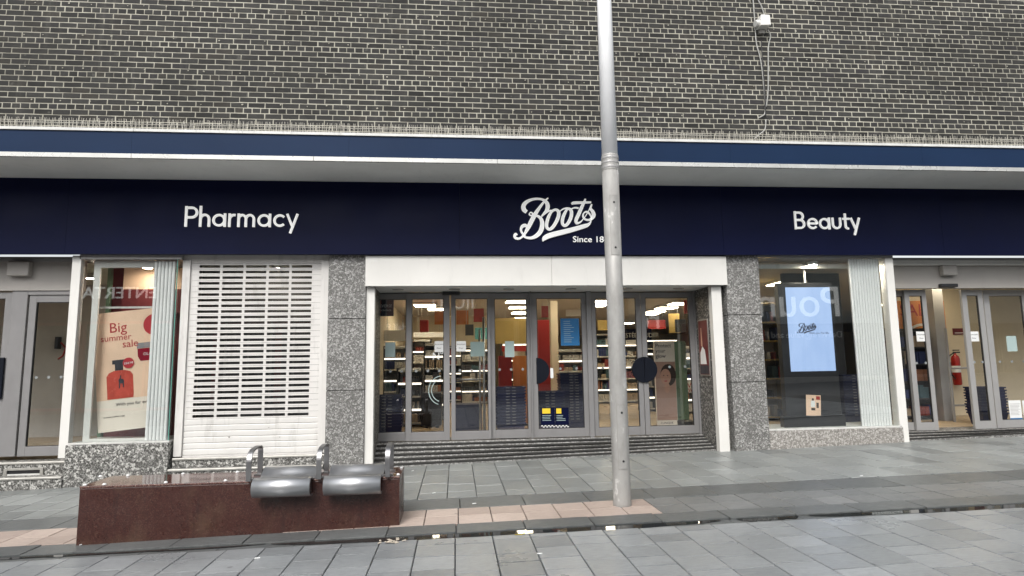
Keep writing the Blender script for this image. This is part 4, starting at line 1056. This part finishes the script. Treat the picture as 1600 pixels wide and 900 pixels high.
# ---- left window: sale poster
yp = .93
c0 = P(153, 677, yp); th_ = math.radians(5.8)
pw = (P(243, 560, yp)-P(145, 560, yp)).x*1.0; ph = (P(150, 490, yp).z-P(150, 677, yp).z)
post = tag(empty('sale_poster', c0), 'peach Big summer sale poster hanging crooked in the left window', 'poster')
RY = Matrix.Rotation(-th_, 4, 'Y')
def onp(o, dy=0):
    o.parent = post; o.matrix_parent_inverse = Matrix.Identity(4); o.location = Vector((0, dy, 0)); return o
post.rotation_euler = (0, -th_, 0)
def pbox(name, m, a, b, c, d, k=1, th=.0012): return onp(MB().box(a*pw, b*pw, -.0015*k-th, -.0015*k, c*ph, d*ph).build(name, M[m]))
def pdisc(name, m, cx, cz, r, k, rz=None): return onp(MB().prism_y([(cx*pw+r*math.cos(i*math.pi/14), cz*ph+(rz or r)*math.sin(i*math.pi/14)) for i in range(28)], -.0015*k-.0012, -.0015*k).build(name, M[m]))
def ptext(s_, size, m, x, z, k=2):
    o = text('lettering', s_, size, M[m], None, (0,0,0), thick=.001); o.parent = post; o.matrix_parent_inverse = Matrix.Identity(4); o.location = (x*pw, -.0015*k-.001, z*ph); return o
onp(MB().box(0, pw, 0, .004, 0, ph).build('sheet', M['poster_pale'])); pbox('peach_ground', 'poster_peach', 0, 1, .26, 1, 0.3)
ptext('Big', .20, 'text_red', .24, .825); ptext('summer', .125, 'text_red', .10, .755); ptext('sale', .145, 'text_red', .44, .69)
pdisc('red_badge', 'text_red', .97, .86, .15, 2); pdisc('price_badge', 'text_red', .53, .555, .075, 6); ptext('£64.99', .045, 'paper', .46, .545, 8)
pr = [(.17,.265),(.58,.265),(.59,.30),(.59,.455),(.55,.485),(.46,.50),(.29,.50),(.21,.485),(.17,.455)]
onp(MB().prism_y([(a*pw, b*ph) for a, b in pr], -.0042, -.003).build('scent_bottle', M['bottle_red']))
pbox('bottle_neck', 'text_dark', .31, .44, .501, .555, 2); pbox('bottle_cap', 'text_dark', .27, .47, .555, .59, 2)
hp = [(.36,.35),(.38,.35),(.385,.39),(.42,.39),(.425,.355),(.44,.355),(.445,.41),(.435,.425),(.40,.43),(.405,.455),(.39,.46),(.38,.435),(.355,.42),(.365,.395)]
onp(MB().prism_y([(a*pw, b*ph) for a, b in hp], -.0062, -.005).build('rider_emblem', M['text_dark']))
onp(MB().prism_y([(a*pw, b*ph) for a, b in [(.72,.56),(.98,.56),(1.0,.60),(1.0,.665),(.68,.665),(.68,.60)]], -.0042, -.003).build('cream_jar', M['jar_red']))
pbox('jar_lid', 'silver', .67, 1.0, .667, .715, 2); ptext('OLAY', .055, 'paper', .77, .605, 4)
pbox('blue_pack', 'teal', .84, 1.0, .33, .43, 2); pbox('pack_lid', 'paper', .86, 1.0, .431, .50, 2)
ptext('With you for every summer', .062, 'text_dark', .30, .205); ptext('In store | online | app', .032, 'text_dark', .10, .115)
boxo('hanging_rail', M['trim_white'], tag(empty('poster_rail', (c0.x, .95, 2.4)), 'thin white rail above the sale poster', 'rail'), P(145, 480, .95).x, P(268, 480, .95).x, .94, .955, P(190, 482, .95).z, P(190, 479, .95).z)
boxo('window_backing', M['poster_peach'], win, fx0+.09, fx1, 1.40, 1.42, 2.62, 2.95); boxo('window_backing', M['dark_red'], win, fx0+.09, fx1, 1.38, 1.40, 2.25, 2.62)

# ---- right window: advertising screen
ysn = .98
x0, x1 = P(1231.5, 515, ysn).x, P(1301, 515, ysn).x; z1, z0 = P(1262, 449, ysn).z, P(1268, 580, ysn).z
tot = tag(empty('screen_totem', ((x0+x1)/2, 1.05, RZ)), 'tall black totem with a lit pale blue screen in the right window', 'screen')
MB().box(x0-.12, x1+.045, ysn+.004, ysn+.12, RZ+.012, z1+.075).build('housing', M['black_plastic'], tot, .006)
boxo('screen', M['screen'], tot, x0, x1, ysn-.004, ysn+.003, z0, z1)
lq = (P(1275, 515, ysn).x-P(1245, 515, ysn).x)/1150
lp0 = P(1244, 505, ysn); logo(lambda x, y: (lp0.x+(x-180)*lq, lp0.z-(y-130)*lq), lq, ysn-.0045, 'screen_logo', M['text_dark'], tot, .001)
text('lettering', 'With you. For life.', .045, M['text_dark'], tot, (P(1264, 521, ysn).x, ysn-.006, P(1264, 522, ysn).z), thick=.0005)
MB().tube([((x0+x1)/2+.0, 1.04, z1+.075), ((x0+x1)/2, 1.04, 2.99)], .02, 8).build('hanger', M['trim_white'], tot)
yk = .86
x0, x1 = P(1225, 658, yk).x, P(1321.5, 658, yk).x; zt = P(1270, 650, yk).z
tag(boxo('display_box', M['black_plastic'], None, x0, x1, yk, .975, RZ+.012, zt, .004), 'low black display box under the lit screen', 'box')
x0, x1, z0, z1 = rect(1258.5, 616.5, 1281.5, 649, yk+.03)
e = tag(empty('offer_card', ((x0+x1)/2, yk+.03, zt)), 'small peach card with drawn cosmetics on the black display box', 'card'); e.rotation_euler = (0, math.radians(3.5), 0)
def cbox(name, m, a, b, c, d, k):
    o = MB().box((a-.5)*(x1-x0), (b-.5)*(x1-x0), -.001-.001*k, -.001*k, c*(z1-z0), d*(z1-z0)).build(name, M[m]); o.parent = e; return o
cbox('sheet', 'poster_peach', 0, 1, 0, 1, 0); cbox('red_badge', 'red_sign', .68, .95, .78, .95, 1.2); cbox('cream_bottle', 'paper', .33, .60, .42, .72, 1.2); cbox('bottle_cap', 'text_dark', .40, .53, .73, .84, 1.2)
cbox('dark_tube', 'hair', .70, .86, .38, .64, 1.2); cbox('dark_compact', 'hair', .35, .62, .26, .38, 1.2)
struct('partition_wall', 'dark_wall', P(1228, 520, 2.3).x, P(1318, 520, 2.3).x, 2.3, 2.36, ZF, IZ1)
struct('shop_floor', 'wood_floor', RX0, RX1+.1, 1.48, 1.63, ZF-.08, ZF-.006)

# lamps inside the display windows and behind the shutter (their glow shows in the photograph)
for x, y, lab in (((fx0+fx1)/2, 1.12, 'lit spot lamp in the top of the sale poster window'), (P(1262, 420, 1.0).x, .86, 'lit lamp in the top of the screen window'), (P(1350, 420, 1.0).x, .93, 'lit lamp above the fluted screen in the right window'), (P(437, 410, 1.15).x, 1.15, 'lit lamp glowing behind the top of the shutter'), (-5.9, 2.2, 'lit lamp in the corridor behind the side door')):
    e = tag(empty('spot_lamp', (x, y, 2.93)), lab, 'lamp')
    MB().lathe([(.07,0),(.075,.01),(.075,.05),(.05,.055)], (x, y, 2.90), 16).build('lamp_body', M['trim_white'], e)
    MB().lathe([(.058,-.004),(.06,-.002),(.06,-.0005)], (x, y, 2.90), 16).build('lamp_disc', M['spot_light'], e)
# ================================================================ STREET
# lamp post
PY = -2.12
pc = (g_ := [P(971, 789, PY-.08), P(944.5, 0, PY)])
PX = (P(957, 790, PY-.08).x+P(985, 790, PY-.08).x)/4+P(944.8, 0, PY).x/2+.012
r0 = (P(985, 785, PY-.04).x-P(957, 785, PY-.04).x)/2*.985
r1 = (P(965, 262, PY).x-P(940.5, 262, PY).x)/2
r2 = (P(961, 235, PY).x-P(937, 235, PY).x)/2
zc = P(950, 252, PY).z; zg = gz(PX)
pole = tag(empty('lamp_post', (PX, PY, zg)), 'tall round lamp post, scuffed grey below and white above, on pink paving', 'lamp post')
MB().lathe([(r0*1.02,-.1),(r0*1.02,.03),(r0,.05),(r0*.995,1.0),((r0+r1)/2,1.9),(r1*1.02,zc-zg-.10)], (PX, PY, zg), 40).build('lower_shaft', M['pole_grey'], pole, smooth=True)
MB().lathe([(r2,0),(r2*.93,2.0),(r2*.80,5.0),(r2*.79,5.02)], (PX, PY, zc+.06), 40).build('upper_shaft', M['pole_white'], pole, smooth=True)
MB().lathe([(r1*1.03,-.11),(r1*1.06,-.10),(r1*1.06,.05),(r2*1.04,.062)], (PX, PY, zc), 40).build('collar', M['pole_grey'], pole)
for k in range(3): MB().lathe([(r1*1.075,-.012),(r1*1.095,-.006),(r1*1.095,.006),(r1*1.075,.012)], (PX, PY, zc-.075+.05*k), 40).build('collar_ring', M['frame_light'], pole)
def hatch(v0, v1, ucen, r):
    z0, z1 = P(ucen, v1, PY-.08).z, P(ucen, v0, PY-.08).z; n = 10; a0, a1 = math.radians(-118), math.radians(-62)
    for (ri, ro, pad, nm, mt) in ((r-.004, r+.0018, .004, 'door_seam', 'tin'),):
        d = MB(); vs = []
        for i in range(n+1):
            a = a0-.045+(a1-a0+.09)*i/n
            for rr, z in ((ro,z0-pad),(ro,z1+pad),(ri,z1+pad),(ri,z0-pad)): vs.append((PX+rr*math.cos(a), PY+rr*math.sin(a), z))
        fs = [(0,1,2,3),(n*4+3,n*4+2,n*4+1,n*4)]
        for i in range(n):
            for k in range(4): fs.append((i*4+k, (i+1)*4+k, (i+1)*4+(k+1)%4, i*4+(k+1)%4))
        d.add(vs, fs); d.build(nm, M[mt], pole)
    d = MB(); ri, ro = r-.004, r+.0035; vs = []
    for i in range(n+1):
        a = a0+(a1-a0)*i/n
        for rr, z in ((ro,z0),(ro,z1),(ri,z1),(ri,z0)): vs.append((PX+rr*math.cos(a), PY+rr*math.sin(a), z))
    fs = [tuple(i*4+k for k in (0,1,2,3)) for i in (0,)]+[(n*4+3,n*4+2,n*4+1,n*4)]
    for i in range(n):
        for k in range(4): fs.append((i*4+k, (i+1)*4+k, (i+1)*4+(k+1)%4, i*4+(k+1)%4))
    d.add(vs, fs); h = d.build('access_door', M['pole_grey'], pole)
    for i in range(n+1): pass
    for z in (z0+.12*(z1-z0), z1-.12*(z1-z0)):
        a = math.radians(-88); MB().tube([(PX+(r+.001)*math.cos(a), PY+(r+.001)*math.sin(a), z), (PX+(r+.006)*math.cos(a), PY+(r+.006)*math.sin(a), z)], .011, 10).build('bolt', M['black_plastic'], h)
hatch(305, 398, 956, (r0*.35+r1*.65)); hatch(633, 733, 967, r0)

# granite bench with steel seats
BX0, BX1, BY0, BY1, BZ = P(122, 800, -2.36).x, P(624, 780, -2.36).x, -2.36, -1.86, .421
bench = tag(empty('bench', ((BX0+BX1)/2, (BY0+BY1)/2, gz((BX0+BX1)/2))), 'long dark red granite block bench with two steel seats at one end', 'bench')
MB().hexa([(BX0,BY0,gz(BX0)-.04),(BX1,BY0,gz(BX1)-.04),(BX1,BY1,gz(BX1)-.04),(BX0,BY1,gz(BX0)-.04)], [(BX0,BY0,BZ-.022),(BX1,BY0,BZ-.022),(BX1,BY1,BZ-.022),(BX0,BY1,BZ-.022)]).build('granite_block', M['red_granite'], bench, .004)
MB().box(BX0-.003, BX1+.003, BY0-.003, BY1+.003, BZ-.0215, BZ).build('granite_top', M['polished_granite'], bench, .005)
def stud(x, y): MB().lathe([(.016,0),(.017,.006),(.012,.014),(.004,.017)], (x, y, BZ-.0005), 10).build('stud', M['paper'], bench, smooth=True)
for u in (133, 163, 259, 352): stud(P(u, 757, BY0+.03).x, BY0+.03)
for u in (157, 200, 286, 371): stud(P(u, 742, BY1-.03).x, BY1-.03)
for y in (BY0+.06, BY1-.08): stud(BX1-.018, y)
def bu(u, y=-2.45, v=745): return P(u, v, y).x
prof_c = spline([(-2.405,.292),(-2.455,.288),(-2.505,.308),(-2.532,.355),(-2.528,.408),(-2.495,.447),(-2.445,.455),(-2.39,.436),(-2.32,.430),(-2.25,.448),(-2.20,.484),(-2.155,.505),(-2.11,.497),(-2.085,.462),(-2.085,.430)], False, 4)
def sheet(x0, x1, th=.012):
    n = len(prof_c); inn = []
    for i, (y, z) in enumerate(prof_c):
        a = prof_c[max(i-1,0)]; b = prof_c[min(i+1,n-1)]; ty, tz = b[0]-a[0], b[1]-a[1]; d = math.hypot(ty, tz); inn.append((y+tz/d*th, z-ty/d*th))
    mb = MB(); mb.prism_x(prof_c+inn[::-1], x0, x1); return mb
arms = (bu(388.5, -2.40), bu(498, -2.40), bu(605.5, -2.40))
for k, (u0, u1) in enumerate(((397, 487), (507.5, 596))):
    o = sheet(bu(u0), bu(u1)).build('seat', M['steel'], bench)
    for pl__ in o.data.polygons: pl__.use_smooth = len(pl__.vertices) == 4
    for xx in (bu(u0), bu(u1)): 
        MB().prism_x([(-2.40,.424),(-2.48,.40),(-2.50,.36),(-2.42,.31),(-2.40,.31)], xx+(.012 if xx < bu((u0+u1)/2) else -.018), xx+(.018 if xx < bu((u0+u1)/2) else -.012)).build('seat_bracket', M['cast_steel'], o)
for x in arms:
    pts = [(x,-2.40,.424),(x,-2.405,.55),(x,-2.40,.61),(x,-2.375,.655),(x,-2.33,.680),(x,-2.26,.692),(x,-2.17,.697),(x,-2.11,.690),(x,-2.085,.665),(x,-2.08,.60),(x,-2.08,.424)]
    pts = spline(pts, False, 4)
    MB().band(pts, .046, .016, (1,0,0)).build('armrest', M['cast_steel'], bench, .003)
MB().box(arms[0]-.04, arms[2]+.04, -2.34, -2.30, BZ+.001, BZ+.016).box(arms[0]-.04, arms[2]+.04, -2.12, -2.08, BZ+.001, BZ+.016).build('mounting_rail', M['cast_steel'], bench)

# wall lamp box and loose cables on the bricks
c0, c1 = P(1180, 28, -.05), P(1199, 46, -.05)
jb = tag(empty('wall_lamp', ((c0.x+c1.x)/2, -.05, c1.z)), 'small white box lamp fixed to the bricks between loose cables', 'lamp')
MB().hexa([(c0.x+.02,-.16,c1.z),(c1.x,-.16,c1.z+.01),(c1.x,-.01,c1.z+.01),(c0.x+.02,-.01,c1.z)], [(c0.x+.04,-.15,c0.z),(c1.x,-.15,c0.z),(c1.x,-.01,c0.z),(c0.x+.04,-.01,c0.z)]).build('housing', M['white_paint'], jb, .008)
MB().tube([(c0.x+.03,-.09,c1.z+.07),(c0.x-.035,-.10,c1.z+.055)], .045, 12).build('lens_tube', M['trim_white'], jb)
boxo('bracket', M['tin'], jb, c0.x+.05, c1.x-.04, -.05, .01, c1.z-.06, c1.z-.002)
lead = MB().tube([P(1190+dx, 46+dy, -.03) for dx, dy in ((0,0),(4,6),(8,8))], .006, 6).build('lead', M['black_plastic'], jb)
CB = [([(228,-60),(230,0),(238,100),(245,200),(265,280),(280,400),(287,520),(270,545),(255,552)], 'grey cable running down the bricks left of the lamp box'),
      ([(245,-60),(255,0),(270,30),(284,76)], 'short grey cable dropping to the top of the lamp box'),
      ([(298,140),(312,168),(302,220),(301,330),(300,430),(292,500)], 'pale cable looping down from under the lamp box'),
      ([(268,190),(275,300),(285,430),(290,540),(308,560)], 'dark cable running behind the pale cable to a clip'),
      ([(290,560),(286,605),(262,628),(236,650)], 'loose cable end curling down to the bird spikes')]
for i, (q, lab) in enumerate(CB):
    pts = spline([tuple(P(1100+a/3, b/3, -.022-.004*i)) for a, b in q], False, 4)
    o = MB().tube(pts, .0085 if i != 3 else .007, 6).build('cable', M['cable' if i != 3 else 'black_plastic'], smooth=True); tag(o, lab, 'cable', 'cables on the brick wall')

# small litter
def at_g(u, v):
    d = _f + _R*((u-800)/F) + _U*((450-v)/F); t = -CAM.z/(d.z-S*d.x); return CAM+d*t
def butt(u, v, lab, a):
    c = at_g(u, v); d = Vector((math.cos(a), math.sin(a), 0))*.02
    o = MB().tube([c-d+Vector((0,0,.005)), c+d+Vector((0,0,.005))], .0045, 7).build('cigarette_butt', M['paper']); tag(o, lab, 'cigarette butt', 'cigarette butts on the paving')
for u, v, lab, a in ((741,787.5,'cigarette butt on the dark paving row above the pink slabs',.1),(678,771,'cigarette butt on the light slabs between bench and steps',.5),(843,866,'cigarette butt on the large grey slabs below the channel',0),(1346,744,'cigarette butt on the light slabs under the right window',.2),(128,851.5,'cigarette butt at the foot of the granite bench corner',1.2),(645,736,'cigarette butt lying near the foot of the entrance ramp',.9),(402,873,'cigarette butt in front of the middle of the bench',.3)):
    butt(u, v, lab, a)
c = at_g(615, 847.5); rnd = random.Random(4); mb = MB()
for i in range(16):
    p_ = c+Vector((rnd.gauss(0,.055), rnd.gauss(0,.022), .004+rnd.random()*.012)); a = rnd.random()*6; l_ = rnd.uniform(.012,.03)
    d = Vector((math.cos(a),math.sin(a),rnd.uniform(-.2,.2)))*l_; e_ = Vector((-d.y,d.x,rnd.uniform(-.004,.004)))*.5
    mb.add([p_-d-e_,p_+d-e_,p_+d+e_,p_-d+e_,p_+Vector((0,0,.006))], [(0,1,4),(1,2,4),(2,3,4),(3,0,4),(3,2,1,0)])
tag(mb.build('litter', M['litter']), 'torn pale paper scraps in the drainage channel before the bench', 'litter', kind='stuff')
c = at_g(811, 836); o = MB().box(c.x-.035, c.x+.035, c.y-.008, c.y+.008, c.z+.002, c.z+.008).box(c.x+.03, c.x+.05, c.y-.010, c.y+.010, c.z+.0085, c.z+.011).build('wrapper', M['wrapper'], None, .003); tag(o, 'flat yellow wrapper lying in the wet channel', 'wrapper')

# ================================================================ SHOPS ACROSS THE STREET (behind the photographer, seen in the glass)
YO = -18.0
def mirror(u, v, yglass): q = P(u, v, 2*yglass-YO); return Vector((q.x, YO, q.z))
def far_shop(label, x0, x1, h, wallm, fasm, frontm, zf0, zf1, nwin):
    z = min(gz(x0), gz(x1))-.2
    b = tag(empty('shop_building', ((x0+x1)/2, YO-2, z)), label, 'building')
    MB().box(x0, x1, YO-9, YO-.3, z, h).build('wall', M[wallm], b)
    boxo('parapet', M['trim_white'], b, x0, x1, YO-.32, YO-.22, h-.15, h+.08)
    boxo('fascia', M[fasm], b, x0+.05, x1-.05, YO-.29, YO, zf0, zf1, .01)
    n = max(2, int((x1-x0)/2.6)); w_ = (x1-x0)/n
    for i in range(n):
        a = x0+w_*i
        f_ = MB()
        for p0, p1, q0, q1 in ((a+.03,a+.13,z+.6,zf0),(a+w_-.13,a+w_-.03,z+.6,zf0),(a+.13,a+w_-.13,z+.6,z+.72),(a+.13,a+w_-.13,zf0-.12,zf0)): f_.box(p0, p1, YO-.28, YO-.10, q0, q1)
        f_ = f_.build('window', M[frontm], b); boxo('pane', M['dark_wall'], f_, a+.13, a+w_-.13, YO-.24, YO-.2, z+.72, zf0-.12)
        if nwin:
            boxo('upper_window', M['trim_white'], b, a+w_*.25, a+w_*.75, YO-.3, YO-.26, zf1+1.0, zf1+2.5)
    boxo('stall_riser', M[wallm], b, x0, x1, YO-.3, YO-.08, z, z+.599)
    return b
bA = far_shop('red fronted toy shop across the street with white sign letters', -32, -5.2, 7.2, 'red_brick', 'dark_red', 'red_plastic', 3.5, 5.6, 0)
bB = far_shop('pale rendered shop across the street with serif sign letters', -5.1, 8.3, 6.8, 'render_wall', 'pink_poster', 'tin', 3.6, 5.6, 0)
bC = far_shop('broad grey shop across the street with very large white sign letters', 8.4, 36, 7.0, 'render_wall', 'pale_fascia', 'black_plastic', 3.1, 5.9, 0)
def far_text(s_, ua, va, ub, vb, yg_, par, m='far_letter_glow'):
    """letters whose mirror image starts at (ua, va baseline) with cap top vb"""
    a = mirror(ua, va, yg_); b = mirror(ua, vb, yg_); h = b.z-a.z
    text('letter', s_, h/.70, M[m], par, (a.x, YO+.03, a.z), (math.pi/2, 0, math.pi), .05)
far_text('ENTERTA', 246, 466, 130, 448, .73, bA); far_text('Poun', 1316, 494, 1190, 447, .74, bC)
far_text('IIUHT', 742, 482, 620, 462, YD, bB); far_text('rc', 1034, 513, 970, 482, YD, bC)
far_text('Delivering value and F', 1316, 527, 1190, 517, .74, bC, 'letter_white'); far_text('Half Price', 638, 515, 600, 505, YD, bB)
